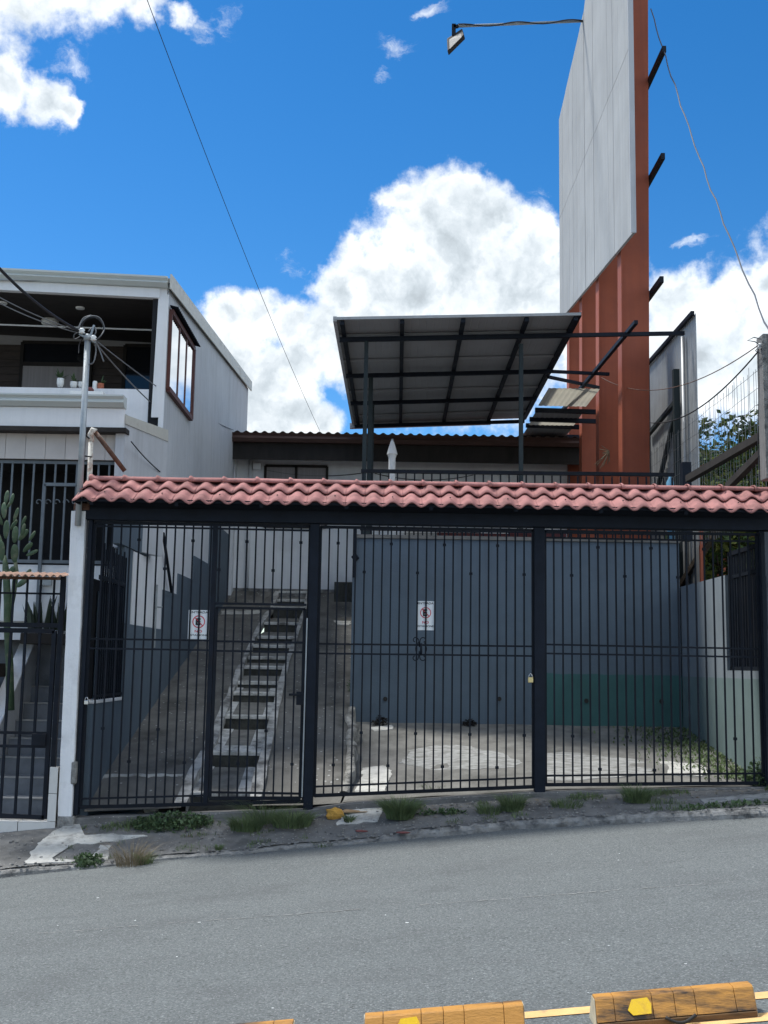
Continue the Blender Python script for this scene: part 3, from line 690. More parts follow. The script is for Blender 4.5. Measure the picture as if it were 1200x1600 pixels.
part('porch_ceiling', MB().box(-9, LX - 0.13, 13.96, 15.1, 4.22, 4.28), shade_dark, H)
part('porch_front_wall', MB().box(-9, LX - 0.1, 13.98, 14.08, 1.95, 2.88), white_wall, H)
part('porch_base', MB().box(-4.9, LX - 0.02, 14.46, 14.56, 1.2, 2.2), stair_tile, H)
part('porch_underside', MB().box(-4.9, LX - 0.1, 14.081, 14.6, 1.95, 2.0), shade_dark, H)
part('porch_floor_band', MB().box(-9, LX - 0.1, 13.93, 13.975, 2.18, 2.30), trim_m, H)
gf = part('grille_rail', MB().bar((-9, 13.97, 4.17), (LX - 0.05, 13.97, 4.17), 0.03, 0.04).bar((-9, 13.97, 2.92), (LX - 0.05, 13.97, 2.92), 0.03, 0.04), grille_m, H)
x = LX - 0.08
while x > -6.2:
    part('grille_bar', MB().bar((x, 13.97, 2.9), (x, 13.97, 4.17), 0.022), grille_m, H); x -= 0.135
g = atY(70, 757, 13.95); g2 = atY(122, 757, 13.95)
part('grille_door', MB().bar((g.x, 13.94, g.z), (g2.x, 13.94, g.z), 0.03, 0.04).bar((g.x, 13.94, g.z), (g.x, 13.94, 2.2), 0.04, 0.03).bar((g2.x, 13.94, g.z), (g2.x, 13.94, 2.2), 0.04, 0.03), grille_m, H)
for i in range(5):
    pts = []
    cx = atY(60 + i * 14, 785, 13.99)
    for k in range(15):
        t_ = k / 14 * 5.0; r_ = 0.045 * (1 - k / 18); pts.append((cx.x + r_ * math.cos(t_), 13.99, cx.z + r_ * math.sin(t_)))
    part('scroll', MB().tube(pts, 0.008, 5), grille_m, H)
part('lock_box', MB().box(atY(64, 880, 13.9).x, atY(82, 880, 13.9).x, 13.88, 13.93, 2.62, 2.76), galv, H)

# things on the balcony
def pot(px, py, Y, r, h, m, label, plant=None, grp=None):
    c = atY(px, py, Y)
    t = thing('flower_pot', label, 'pot', (c.x, Y, c.z), grp)
    part('vessel', MB().lathe((c.x, Y, c.z), [(r*0.7, 0), (r, h*0.45), (r*0.95, h*0.9), (r*1.02, h), (r*0.85, h*0.98), (r*0.8, h*0.8)]), m, t, smooth=True)
    part('soil', MB().lathe((c.x, Y, c.z + h*0.78), [(r*0.8, 0), (r*0.8, 0.008)]), soil, t)
    if plant:
        mb = MB()
        for i in range(plant):
            a = rnd(0, 6.28); l = rnd(.05, .16); el = rnd(.2, 1.3)
            p = Vector((c.x, Y, c.z + h)); q = p + Vector((math.cos(a)*math.cos(el), math.sin(a)*math.cos(el), math.sin(el))) * l
            s_ = Vector((-math.sin(a), math.cos(a), 0)) * 0.018
            mb.quad(p, (p+q)/2 + s_, q, (p+q)/2 - s_)
        part('leaves', mb, weed_m, t)
PY = 15.085
pot(94, 605, PY, 0.05, 0.12, porcelain, 'tall white pot with trailing leaves on the balcony parapet', 26)
pot(115, 606, PY, 0.052, 0.08, porcelain, 'low white pot with small plant beside the tall pot on the parapet', 14)
pot(127, 606, PY, 0.045, 0.078, porcelain, 'empty looking white pot just left of the pole on the parapet')
pot(157, 609, PY, 0.045, 0.085, terracotta, 'terracotta coloured pot right of the pole on the balcony parapet', 12)
c = atY(148, 609, PY); solo('jar', MB().lathe((c.x, PY, c.z), [(0.03, 0), (0.034, 0.02), (0.034, 0.1), (0.026, 0.115), (0.026, 0.12)]), porcelain, 'tall pale jar beside the terracotta pot on the balcony parapet', 'jar', smooth=True)
a, b = atY(113, 636, 14.7), atY(166, 616, 14.7)
t = thing('planter_box', 'white rectangular planter box with thick rim on the lower roof', 'planter', (a.x, 14.7, 5.03))
part('body', MB().box(a.x + .015, b.x - .015, 14.55, 14.8, 4.81, b.z - 0.06), porcelain, t, bevel=0.006)
part('rim', MB().box(a.x, b.x, 14.53, 14.82, b.z - 0.06, b.z), porcelain, t, bevel=0.008)
part('soil', MB().box(a.x + .03, b.x - .03, 14.56, 14.79, b.z, b.z + 0.006), soil, t)
c = atY(141, 607, 14.72); solo('ornament', MB().lathe((c.x, 14.72, b.z + 0.006), [(0.02, 0), (0.05, 0.03), (0.05, 0.06), (0.02, 0.09)]), red_chip, 'small dark red ornament on the white planter box', 'ornament', smooth=True)
c = atY(103, 636, 14.6)
mb = MB()
for i in range(16):
    a_ = rnd(0, 6.28); p = Vector((c.x, 14.6, c.z - .02)); q = p + Vector((math.cos(a_) * .07, math.sin(a_) * .05, rnd(.05, .13))); s_ = Vector((.014, 0, 0.004))
    mb.quad(p, (p+q)/2 + s_, q, (p+q)/2 - s_)
solo('succulent', mb, snake_m, 'small black leafed plant left of the white planter on the lower roof', 'plant')
pts = []
c = atY(0, 640, 14.5)
for k in range(26):
    t_ = k / 25 * 4.2; r_ = 0.16 * (1 - k / 45); pts.append((c.x - 0.02 + r_ * math.cos(t_ - 0.4), 14.5, c.z + 0.03 + r_ * math.sin(t_ - 0.4)))
mb = MB().tube(pts, 0.012, 6)
for k in range(5, 26, 5): mb.lathe((pts[k][0], 14.5, pts[k][2] - 0.025), [(0.005, 0), (0.025, 0.015), (0.025, 0.035), (0.005, 0.05)], 8)
solo('wrought_scroll', mb, navy_steel, 'dark curled metal scroll with balls on the lower roof at far left', 'ornament')

# ------------------------------------------------------------------ left entrance of the neighbour
# white pillar
a, b = atY(94, 1274, GY), atY(115, 1274, GY); a2, b2 = atY(115, 800, GY), atY(137, 800, GY)
pl = thing('gate_pillar', 'slim white painted concrete pillar left of the gate with chipped edges', 'pillar', (a.x, GY, 0.05))
mb = MB()
def pil(u, v):
    ang = [(0, 0), (1, 0), (1, 1), (0, 1), (0, 0)][round(u * 4)]
    lo_, hi_ = a.lerp(a2, v), b.lerp(b2, v)
    j = 0.006 * noise.noise((v * 20, u * 9, 0))
    z = 0.0 + (a2.z) * v
    return (lo_.x + (hi_.x - lo_.x) * ang[0] + j, GY - 0.09 + 0.2 * ang[1], z)
mb.grid(pil, 4, 40); top = len(mb.v)
mb.quad(*[Vector(pil(u, 1)) for u in (0, .25, .5, .75)])
part('shaft', mb, pillar_m, pl)
part('chipped_edge', MB().box(b.x - 0.03, b.x + 0.03, GY - 0.1, GY + 0.05, 0.42, 0.66), curb_m, pl, bevel=0.02)
part('base', MB().box(a.x - 0.01, b.x + 0.03, GY - 0.1, GY + 0.12, -0.12, 0.1), curb_m, pl, bevel=0.02)

# neighbour gate
t = thing('neighbour_gate', 'narrow dark steel gate of upright bars at the neighbour stairs, far left', 'gate', (-4.1, GY, 0.04))
nx0, nx1 = -4.9, -3.52
part('gate_frame', MB().bar((nx0, GY, 0.10), (nx1, GY, 0.07), 0.035, 0.045).bar((nx0, GY, 2.02), (nx1, GY, 2.02), 0.035, 0.05)
     .bar((nx1, GY, 0.06), (nx1, GY, 2.02), 0.045, 0.035).bar((nx0, GY, 0.06), (nx0, GY, 2.02), 0.045, 0.035), black_steel, t)
part('rail', MB().bar((nx0, GY, 0.94), (nx1, GY, 0.94), 0.03, 0.03), black_steel, t)
part('rail', MB().bar((nx0, GY, 0.80), (nx1, GY, 0.80), 0.03, 0.03), black_steel, t)
for i in range(9):
    x = nx1 - 0.155 * (i + 1)
    if x > nx0 + .05: part('bar', MB().bar((x, GY, 0.08), (x, GY, 2.0), 0.026), black_steel, t)
lb = part('lock_box', MB().box(nx1 - 0.17, nx1 - 0.02, GY - 0.04, GY + 0.03, 0.81, 0.935), black_steel, t, bevel=0.004)
t = thing('gate_surround', 'black steel frame with open transom around the neighbour gate', 'gate frame', (-3.45, GY, 0.04))
part('post', MB().bar((-3.455, GY, 0.5), (-3.455, GY, 2.62), 0.05, 0.05), black_steel, t)
part('rail', MB().bar((-4.95, GY, 2.08), (-3.46, GY, 2.08), 0.04, 0.05), black_steel, t)
part('rail', MB().bar((-4.95, GY, 2.42), (-3.46, GY, 2.42), 0.02, 0.02), black_steel, t)
for i in range(10):
    part('bar', MB().bar((-3.55 - i * 0.145, GY, 2.08), (-3.55 - i * 0.145, GY, 2.6), 0.02), black_steel, t)
t = thing('gate_awning', 'little corrugated pinkish awning sheet above the neighbour gate', 'awning', (-4.1, GY, 2.6))
part('corrugated_sheet', MB().grid(lambda u, v: (-5.0 + 1.6 * u, GY - 0.22 + 0.44 * v, 2.60 + 0.06 * v + 0.012 * math.cos(u * 1.6 / 0.075 * 2 * math.pi)), 180, 2), mat('tan_awning_sheet', (0.40, 0.255, 0.19), 0.75, var=0.12, scale=6, dirt=(0.2, 0.13, 0.1), damt=0.5, dscale=5), t, solid=0.006)
part('support', MB().bar((-5.0, GY, 2.585), (-3.43, GY, 2.585), 0.04, 0.03), rust, t)

# tiled kerb wall under the neighbour gate, each tile its own piece
t = thing('tiled_sill', 'white ceramic tiled sill and short post below the neighbour gate', 'sill', (-4.1, GY, -0.1))
part('core', MB().box(-6, -3.405, GY - 0.10, GY + 0.15, -0.45, 0.03), curb_m, t)
for i in range(8):
    x = -3.45 - 0.33 * (i + 1) + 0.02
    part('tile', MB().box(x + 0.004, x + 0.326, GY - 0.115, GY - 0.101, -0.16 - 0.03 * i, 0.03), white_tile, t, bevel=0.003)
    part('tile', MB().box(x + 0.004, x + 0.326, GY - 0.112, GY + 0.04, 0.031, 0.043), white_tile, t, bevel=0.003)
part('core', MB().box(-3.445, -3.39, GY - 0.09, GY + 0.06, 0.03, 0.59), curb_m, t)
for k in range(3):
    z0, z1 = (-0.12, 0.045, 0.33)[k], (0.04, 0.325, 0.60)[k]
    part('tile', MB().box(-3.455, -3.37, GY - 0.118, GY - 0.105, z0, z1), white_tile, t, bevel=0.003)

# neighbour stairs
t = thing('neighbour_stairs', 'dark grey tiled stairs with pale nosings rising behind the neighbour gate', 'stairs', (-4.0, 12.6, 0.05))
for n in range(11):
    y = 12.62 + 0.27 * n; zt = 0.215 + 0.195 * n
    x1 = -3.26
    x0 = -5.6 if n < 3 else -4.28 - 0.02 * n
    s_ = part('step', MB().box(x0, x1, y, y + 0.35, zt - 0.5, zt - 0.012), stair_tile, t)
    part('nosing', MB().box(x0, x1, y - 0.012, y + 0.05, zt - 0.0115, zt + 0.006), nosing_m, s_, bevel=0.004)
    part('tread', MB().box(x0, x1, y + 0.051, y + 0.28, zt - 0.0115, zt + 0.002), stair_tile, s_)
p, q = atY(10, 1140, 13.0), atY(62, 1000, 14.3)
mb = MB(); p = Vector((-4.33, 12.9, 0.75)); q = Vector((-4.36, 14.2, 1.95))
mb.hexa([(-4.55, 12.75, -.2), (-4.36, 12.75, -.2), (-4.36, 14.4, -.2), (-4.55, 14.4, -.2), (-4.55, 12.75, .62), (-4.36, 12.75, .62), (-4.36, 14.4, 2.02), (-4.55, 14.4, 2.02)])
solo('stair_balustrade', mb, pillar_m, 'sloping white plastered balustrade wall beside the dark grey stairs', 'balustrade', bevel=0.01)
t = thing('planter_wall', 'grey concrete block planter wall behind the cactus, far left', 'wall', (-5.3, 13.3, 0))
for r in range(5):
    for k in range(5):
        x1 = -4.56 - 0.4 * k - (0.2 if r % 2 else 0); part('block', MB().box(max(x1 - 0.392, -6.6), x1, 13.30, 13.45, 0.2 + 0.3 * r, 0.493 + 0.3 * r), block_m, t, bevel=0.006)
part('mortar_core', MB().box(-6.6, -4.57, 13.312, 13.44, 0.1, 1.68), curb_m, t)
part('soil', MB().box(-6.6, -4.57, 13.45, 13.92, 1.5, 1.66), soil, t)
# bed wall at head of stairs
t = thing('raised_bed', 'low white walled plant bed at the head of the neighbour stairs', 'planter', (-3.8, 13.9, 1.5))
# snake plants
def blades(c, n, h, w, spread, m, name, label, cat, lean=0.25, kind=None, curve=0.5, seg=3):
    mb = MB(); c = Vector(c)
    for i in range(n):
        a = rnd(0, 6.283); rr_ = spread * math.sqrt(rnd(0, 1)); p = c + Vector((math.cos(a) * rr_, math.sin(a) * rr_, 0))
        hh = h * rnd(.45, 1.1); ln = lean * rnd(.2, 1.6) * hh; dirv = Vector((math.cos(a), math.sin(a), 0)); sd = Vector((-math.sin(a), math.cos(a), 0)) * w * rnd(.6, 1.2) / 2
        b2_ = rnd(0, 6.283); sd = Vector((math.cos(b2_), math.sin(b2_), 0)) * w * rnd(.6, 1.2) / 2
        prev = None
        for s_ in range(seg + 1):
            t_ = s_ / seg; q = p + dirv * ln * (t_ ** (1 + curve)) + Vector((0, 0, hh * (t_ - curve * 0.35 * t_ * t_)))
            ww = sd * (1 - t_ ** 2 * 0.95)
            if prev: mb.quad(prev[0], prev[1], q + ww, q - ww)
            prev = (q - ww, q + ww)
    o = solo(name, mb, m, label, cat)
    return o
bpy.data.objects.remove(t)
for k, (px, lab) in enumerate(((62, 'dark sword leafed plant left of its twin, behind the neighbour gate'), (92, 'dark sword leafed plant nearest the white pillar, behind the neighbour gate'))):
    c = atY(px, 985, 13.75)
    blades((c.x, 13.75, c.z), 26, 0.46, 0.055, 0.13, snake_m, 'snake_plant', lab, 'plant', lean=0.2, curve=0.2)
c = atY(75, 990, 13.75)
solo('plant_bed', MB().box(-4.34, -3.3, 13.62, 13.925, c.z - .13, c.z), timber_dark, 'long dark trough under the sword leafed plants', 'planter', bevel=0.01)

# cactus
t = thing('cactus', 'tall pad cactus with woody green trunk in the planter at the left edge', 'cactus', (-4.72, 13.15, 0.9))
CY = 13.15
def cpt(px, py, dy=0): v = atY(px, py, CY); return v + Vector((0, dy, 0))
part('trunk', MB().tube([cpt(16, 1110), cpt(15, 1040), cpt(11, 980), cpt(12, 940), cpt(9, 890), cpt(7, 868)], [0.05, 0.046, 0.04, 0.046, 0.04, 0.02], 10), cactus_m, t, smooth=True)
part('branch', MB().tube([cpt(14, 965), cpt(21, 930), cpt(25, 895), cpt(24, 872)], [0.025, 0.03, 0.034, 0.015], 10), cactus_m, t, smooth=True)
random.seed(31)
def pad(px, py, ln, w, ang, dy=0):
    c = cpt(px, py, dy); mb = MB(); n = 12
    ax = Vector((math.sin(ang), rnd(-.2, .2), math.cos(ang))).normalized(); sx_ = Vector((math.cos(ang), rnd(-.5, .5), -math.sin(ang))).normalized(); nz = ax.cross(sx_).normalized()
    def f(u, v):
        th = u * math.pi; ph = v * 2 * math.pi
        r_ = math.sin(th) * (0.75 + 0.25 * u)
        return c + ax * (0.5 - math.cos(th) * 0.5) * ln + sx_ * math.cos(ph) * w / 2 * r_ + nz * math.sin(ph) * 0.018 * (r_ + .02)
    mb.grid(f, 8, n)
    part('pad', mb, cactus_m, t, smooth=True)
for (px, py, ln, w, an) in ((8, 878, .24, .10, -.05), (9, 842, .22, .10, .05), (10, 812, .20, .09, -.1), (8, 788, .17, .075, .1), (4, 850, .2, .09, -.6), (2, 820, .18, .08, -.5), (14, 828, .15, .06, .55),
                            (25, 880, .22, .10, .0), (26, 850, .2, .085, .08), (30, 845, .17, .07, .6), (36, 838, .15, .055, .25), (34, 862, .16, .07, .8), (44, 845, .14, .05, .5), (40, 868, .15, .06, 1.1), (22, 815, .17, .06, .3),
                            (28, 918, .17, .08, .9), (38, 905, .14, .06, .5), (3, 905, .18, .09, -.8), (16, 905, .16, .08, .4), (12, 795, .13, .05, .5), (20, 790, .14, .05, .15), (34, 822, .13, .045, .4)):
    pad(px, py, ln, w, an, rnd(-.12, .05))

# service mast with cables
t = thing('service_mast', 'thin galvanised service pole with tangled cables beside the white pillar', 'pole', (-3.34, 12.12, 3.3))
MY = 12.08
a, b = atY(124, 790, MY), atY(137, 532, MY)
part('pipe', MB().tube([Vector((a.x - 0.005, MY, 3.15)), b], 0.034, 12), galv, t, smooth=True)
part('cap', MB().tube([b, b + Vector((0, 0, .05)), b + Vector((0.0, 0, .07))], [0.045, 0.045, 0.03], 12), galv, t, smooth=True)
for (px, py) in ((128, 517), (146, 528)):
    c = atY(px, py, MY - 0.04); part('insulator', MB().lathe((c.x, c.y, c.z - 0.03), [(0.015, 0), (0.035, 0.012), (0.022, 0.025), (0.035, 0.04), (0.015, 0.06)], 12), porcelain, t, smooth=True)
part('bracket', MB().bar(atY(124, 522, MY), atY(150, 535, MY), 0.03, 0.02).bar(atY(140, 530, MY), atY(147, 508, MY), 0.02, 0.02), galv, t)
def loop(pix, r, m):
    pts = [atY(px, py, MY + 0.03 * math.sin(i * 2.1)) for i, (px, py) in enumerate(pix)]
    sm = []
    n = len(pts)
    for i in range(n - 1):
        p0, p1, p2, p3 = pts[max(i-1, 0)], pts[i], pts[i+1], pts[min(i+2, n-1)]
        for k in range(5):
            u = k / 5; sm.append(0.5 * ((2*p1) + (-p0+p2)*u + (2*p0-5*p1+4*p2-p3)*u*u + (-p0+3*p1-3*p2+p3)*u**3))
    sm.append(pts[-1])
    part('cable_loop', MB().tube(sm, r, 6), m, t, smooth=True)
loop([(122,518),(128,503),(142,494),(156,497),(163,512),(158,524),(150,531)], 0.007, grey_cable)
loop([(124,520),(132,502),(148,496),(160,506),(162,520)], 0.006, cable_m)
loop([(122,515),(130,498),(143,493)], 0.009, grey_cable)
loop([(126,525),(117,530),(116,523),(124,519),(134,522)], 0.006, grey_cable)
loop([(130,528),(124,538),(123,552)], 0.005, cable_m)
loop([(149,532),(150,550),(146,566),(140,569)], 0.008, grey_cable)
loop([(150,535),(156,548),(162,565)], 0.007, grey_cable)
loop([(138,518),(146,511),(150,518),(145,528)], 0.008, grey_cable)
# gooseneck pipe
t = thing('vent_pipe', 'old white pipe with peeling rust and a rusty brace behind the pole', 'pipe', (-3.26, 12.3, 3.4))
Y = 12.32
part('riser', MB().tube([atY(138, 800, Y), atY(140, 760, Y), atY(142, 686, Y)], 0.028, 10), rusty_white, t, smooth=True)
part('elbow', MB().tube([atY(142, 690, Y), atY(142, 678, Y), atY(145, 672, Y), atY(150, 674, Y)], [0.034, 0.036, 0.036, 0.03], 10), rusty_white, t, smooth=True)
part('brace', MB().tube([atY(147, 673, Y), atY(195, 736, 12.5)], 0.026, 10), rust, t, smooth=True)
part('clamp', MB().tube([atY(132, 678, MY), atY(140, 686, Y)], 0.008, 6).tube([atY(128, 712, MY), atY(144, 714, Y)], 0.008, 6), black_steel, t)

# ------------------------------------------------------------------ main gate: posts, beam, tiled canopy
t = thing('gate_portal', 'black steel portal with posts and beam carrying a narrow pink tiled roof', 'gate frame', (0.5, GY, 0.2))
POST = t
for (x, z0, w) in ((-0.748, 0.17, 0.10), (1.69, 0.40, 0.115), (4.10, 0.48, 0.06), (-3.182, 0.10, 0.045)):
    part('post', MB().box(x - w/2, x + w/2, GY - 0.05, GY + 0.05, z0, 3.225), navy_steel, t, bevel=0.006)
part('beam', MB().box(-3.28, 4.25, GY - 0.085, GY + 0.085, 3.227, 3.36), navy_steel, t, bevel=0.004)
part('beam_upper', MB().box(-3.2, 4.25, GY - 0.07, GY + 0.12, 3.362, 3.46), navy_steel, t)
part('beam_end', MB().box(-3.36, -3.19, GY - 0.10, GY + 0.05, 3.325, 3.40), rust, t, bevel=0.01)
# canopy: two courses of tiles, ridge caps
RY, RZ = GY + 0.12, 3.70
EY, EZ2 = GY - 0.42, 3.40
P = 0.2045
def tilez(ph): 
    c = math.cos(ph * 2 * math.pi); return 0.023 * (c if c < 0 else c ** 0.75 if c > 0 else 0)
def wob(x): return 0.010 * noise.noise((x * 0.8, 0, 5))
def tile(x0, y0, z0, y1, z1, back=False):
    mb = MB(); n = 14
    jz = rnd(-.004, .004); jt = rnd(-.006, .006)
    def f(u, v):
        x = x0 + P * (u * 1.10 - 0.05); ph = (u * 1.10 - 0.05) + 0.5
        lift = 0.004 * (1 - abs(u - .5) * 2) + (0.006 if u > 0.97 else 0)
        return (x, y0 + (y1 - y0) * v + jt * (1 - v), z0 + (z1 - z0) * v + tilez(ph) + lift + wob(x0) + jz * (1 - v))
    mb.grid(f, n, 3)
    return mb
NT = 37
for i in range(NT):
    x0 = -3.285 + i * P
    mid = 0.50
    ym, zm = EY + (RY - EY) * mid, EZ2 + (RZ - EZ2) * mid
    part('roof_tile', tile(x0, EY, EZ2, ym + 0.08, zm + 0.05 - 0.028), tile_m, t, smooth=True, solid=0.011)
    part('roof_tile', tile(x0, ym, zm + 0.012, RY, RZ + 0.0), tile_m, t, smooth=True, solid=0.011)
    if i % 3 == 1:
        bx = x0 + P * 0.5; part('bolt', MB().lathe((bx, EY + 0.10, EZ2 + 0.10 * (RZ-EZ2)/(RY-EY) + 0.03 + wob(x0)), [(0.009, 0), (0.009, 0.006), (0.004, 0.012)], 8), rubber_black, t)
for i in range(NT):      # rear slope, simple courses
    x0 = -3.285 + i * P
    part('roof_tile', tile(x0, RY + 0.52, EZ2 + 0.02, RY + 0.0, RZ), tile_m, t, smooth=True, solid=0.011)
x = -3.24; k = 0
while x < 4.28:
    x1 = x + 0.365; zr = RZ + 0.010 + 0.010 * noise.noise((x * 1.3, 2, 2)); tl = rnd(-.006, .006)
    mb = MB()
    def cp(u, v, a=x, b=x1):
        th = math.pi * (-0.12 + 1.24 * v); r_ = 0.062 + (0.024 if u < 0.075 else 0.012 if u < .11 else 0) 
        return (a + (b + 0.01 - a) * u, RY - math.cos(th) * r_ * 1.5, zr + math.sin(th) * r_ * 0.72 + tl * (u - .5) - 0.02)
    mb.grid(cp, 24, 10)
    part('ridge_cap', mb, tile_m, t, smooth=True, solid=0.008); x = x1
part('end_cap', MB().prism([(-3.285, EY, EZ2 - 0.03), (-3.285, RY, RZ - 0.02), (-3.285, RY + .5, EZ2), (-3.285, RY, EZ2 - 0.02)], (0.012, 0, 0)), navy_steel, t)
for i in range(9):
    x = -3.1 + i * 0.9
    part('rafter', MB().bar((x, EY + 0.05, EZ2 - 0.03), (x, RY, RZ - 0.075), 0.04, 0.05), navy_steel, t)
part('eave_batten', MB().bar((-3.28, EY + 0.07, EZ2 - 0.0), (4.28, EY + 0.07, EZ2 - 0.0), 0.04, 0.03), navy_steel, t)

# leaves
BARW = 0.0165
def bar_part(x, z0, z1, parent, collars=()):
    mb = MB().bar((x, GY, z0), (x, GY, z1), BARW)
    for c in collars:
        mb.box(x - 0.017, x + 0.017, GY - 0.017, GY + 0.017, c - 0.014, c + 0.014)
    part('bar', mb, black_steel, parent)
def collar_for(k):
    return {2: (2.71, 1.0), 5: (3.02, 0.66)}.get(k % 6, ())
def rail(x0, z0, x1, z1, parent, h=0.019, w=0.02, name='rail', dy=0.0):
    part(name, MB().bar((x0, GY + dy, z0), (x1, GY + dy, z1), w, h), black_steel, parent)
def leaf(label, x0, x1, n, top, b0, b1, ms, k0=0, skip=None):
    g = thing('gate_leaf', label, 'gate', ((x0 + x1) / 2, GY, b0), 'bar panels of the black gate')
    f = MB().bar((x0, GY, b0), (x0, GY, top), 0.03, 0.03).bar((x1, GY, b1), (x1, GY, top), 0.03, 0.03)
    f.bar((x0, GY, b0 + .012), (x1, GY, b1 + .012), 0.035, 0.035).bar((x0, GY, top), (x1, GY, top), 0.03, 0.03)
    part('leaf_frame', f, black_steel, g)
    for (za, zb) in ms: rail(x0 + .015, za, x1 - .015, zb, g)
    for i in range(n):
        x = x0 + (x1 - x0) * (i + 1) / (n + 1); tt = (x - x0) / (x1 - x0)
        lowz = b0 + (b1 - b0) * tt + 0.03
        if skip and skip[0] < x < skip[1]: lowz = skip[2]
        bar_part(x, lowz, top - 0.015, g, [c for c in collar_for(i + k0) if c > lowz + 0.1])
    return g
zl = lambda px, py: atY(px, py, GY).z
LL = leaf('left bar panel of the black gate holding the small door, before the ramp', -3.145, -0.80, 23, 3.20, zl(130, 1263), zl(475, 1254),
     [(zl(160, 822), zl(475, 829))], 1, skip=(-1.855, -0.81, 2.36))
x0, x1 = -3.13, -1.84
rail(x0, zl(140, 998), x1, zl(330, 1001), LL); rail(x0, zl(140, 1013), x1, zl(330, 1016), LL); rail(x0, zl(125, 1248), x1, zl(330, 1243), LL)
part('mullion', MB().bar((-1.83, GY, zl(330, 1256)), (-1.83, GY, 3.19), 0.05, 0.045), black_steel, LL)
part('transom', MB().bar((-1.80, GY, 2.345), (-0.82, GY, 2.345), 0.03, 0.024), black_steel, LL)
dr = part('pedestrian_door', MB().bar((-1.785, GY - .005, 0.30), (-1.785, GY - .005, 2.30), 0.03, 0.03).bar((-0.835, GY - .005, 0.31), (-0.835, GY - .005, 2.30), 0.035, 0.03)
     .bar((-1.79, GY - .005, 2.30), (-0.83, GY - .005, 2.30), 0.03, 0.024).bar((-1.79, GY - .005, 0.295), (-0.83, GY - .005, 0.31), 0.035, 0.035), black_steel, LL)
for i in range(9):
    x = -1.785 + 0.095 * (i + 1)
    mb = MB().bar((x, GY, 0.31), (x, GY, 2.29), BARW)
    for c in collar_for(i + 3): 
        if c < 2.2: mb.box(x - 0.017, x + 0.017, GY - 0.017, GY + 0.017, c - 0.014, c + 0.014)
    part('bar', mb, black_steel, dr)
for py in (1003, 1018, 1239): 
    z = zl(405, py); part('rail', MB().bar((-1.77, GY, z), (-0.85, GY, z), 0.022), black_steel, dr)
part('lock', MB().box(-0.90, -0.80, GY - 0.045, GY + 0.02, 1.28, 1.42).box(-0.98, -0.86, GY - 0.05, GY - 0.02, 1.375, 1.40), black_steel, dr, bevel=0.004)
part('hinge_rod', MB().tube([(-0.812, GY - 0.055, 0.33), (-0.806, GY - 0.055, 2.2)], 0.008, 8), galv, dr)
MLf = leaf('middle bar panel of the black gate, with scroll ornament and hung sign', -0.685, 1.625, 23, 3.195, zl(490, 1245), zl(830, 1231),
     [(zl(500, 1006), zl(830, 1010)), (zl(500, 1021), zl(830, 1025)), (zl(490, 1229), zl(830, 1215))], 4)
RLf = leaf('right bar panel of the black gate, in front of the green dado', 1.755, 4.06, 23, 3.19, zl(855, 1228), zl(1170, 1225),
     [(zl(855, 840), zl(1170, 846)), (zl(855, 1007), zl(1190, 1014)), (zl(855, 1021), zl(1190, 1027)), (zl(855, 1212), zl(1170, 1208))], 0)
# scroll ornament on the middle leaf
c = atY(658, 1014, GY - 0.02)
mb = MB()
for (sx_, sz_) in ((-1, 1), (1, 1), (-1, -1), (1, -1)):
    pts = []
    for k in range(18):
        th = k / 17 * 4.6; r_ = 0.042 * (1 - k / 24)
        pts.append((c.x + sx_ * (0.035 - r_ * math.cos(th) * 0.9 + 0.01) - 0.02, c.y, c.z + sz_ * (0.09 + r_ * math.sin(th))))
    mb.tube([(c.x - 0.02 , c.y, c.z + sz_ * 0.02)] + pts, 0.0055, 6)
mb.tube([(c.x + 0.0, c.y, c.z - 0.06), (c.x + 0.0, c.y, c.z + 0.06)], 0.012, 8)
for sx_ in (-1, 1):
    pts = [(c.x + sx_ * (0.03 + 0.03 * math.sin(k / 10 * 3.14)) - 0.0, c.y, c.z - 0.07 + 0.14 * k / 10) for k in range(11)]
    mb.tube(pts, 0.005, 6)
part('scroll', mb, black_steel, MLf, smooth=True)

# padlocks
def padlock(px, py, label, m=brass, s=1.0, y=GY - 0.06):
    c = atY(px, py, y)
    t = thing('padlock', label, 'padlock', c)
    part('body', MB().box(c.x - .022*s, c.x + .022*s, y - .012, y + .012, c.z - .025*s, c.z + .02*s), m, t, bevel=0.005)
    pts = [(c.x - .015*s * math.cos(k / 10 * math.pi), y, c.z + .02*s + .03*s * math.sin(k / 10 * math.pi)) for k in range(11)]
    part('shackle', MB().tube(pts, 0.004, 8), chrome, t, smooth=True)
padlock(829, 1062, 'brass padlock hanging on the thick post right of the sign', s=1.25)
padlock(135, 1097, 'steel padlock on the left edge of the gate next to the white pillar', chrome)

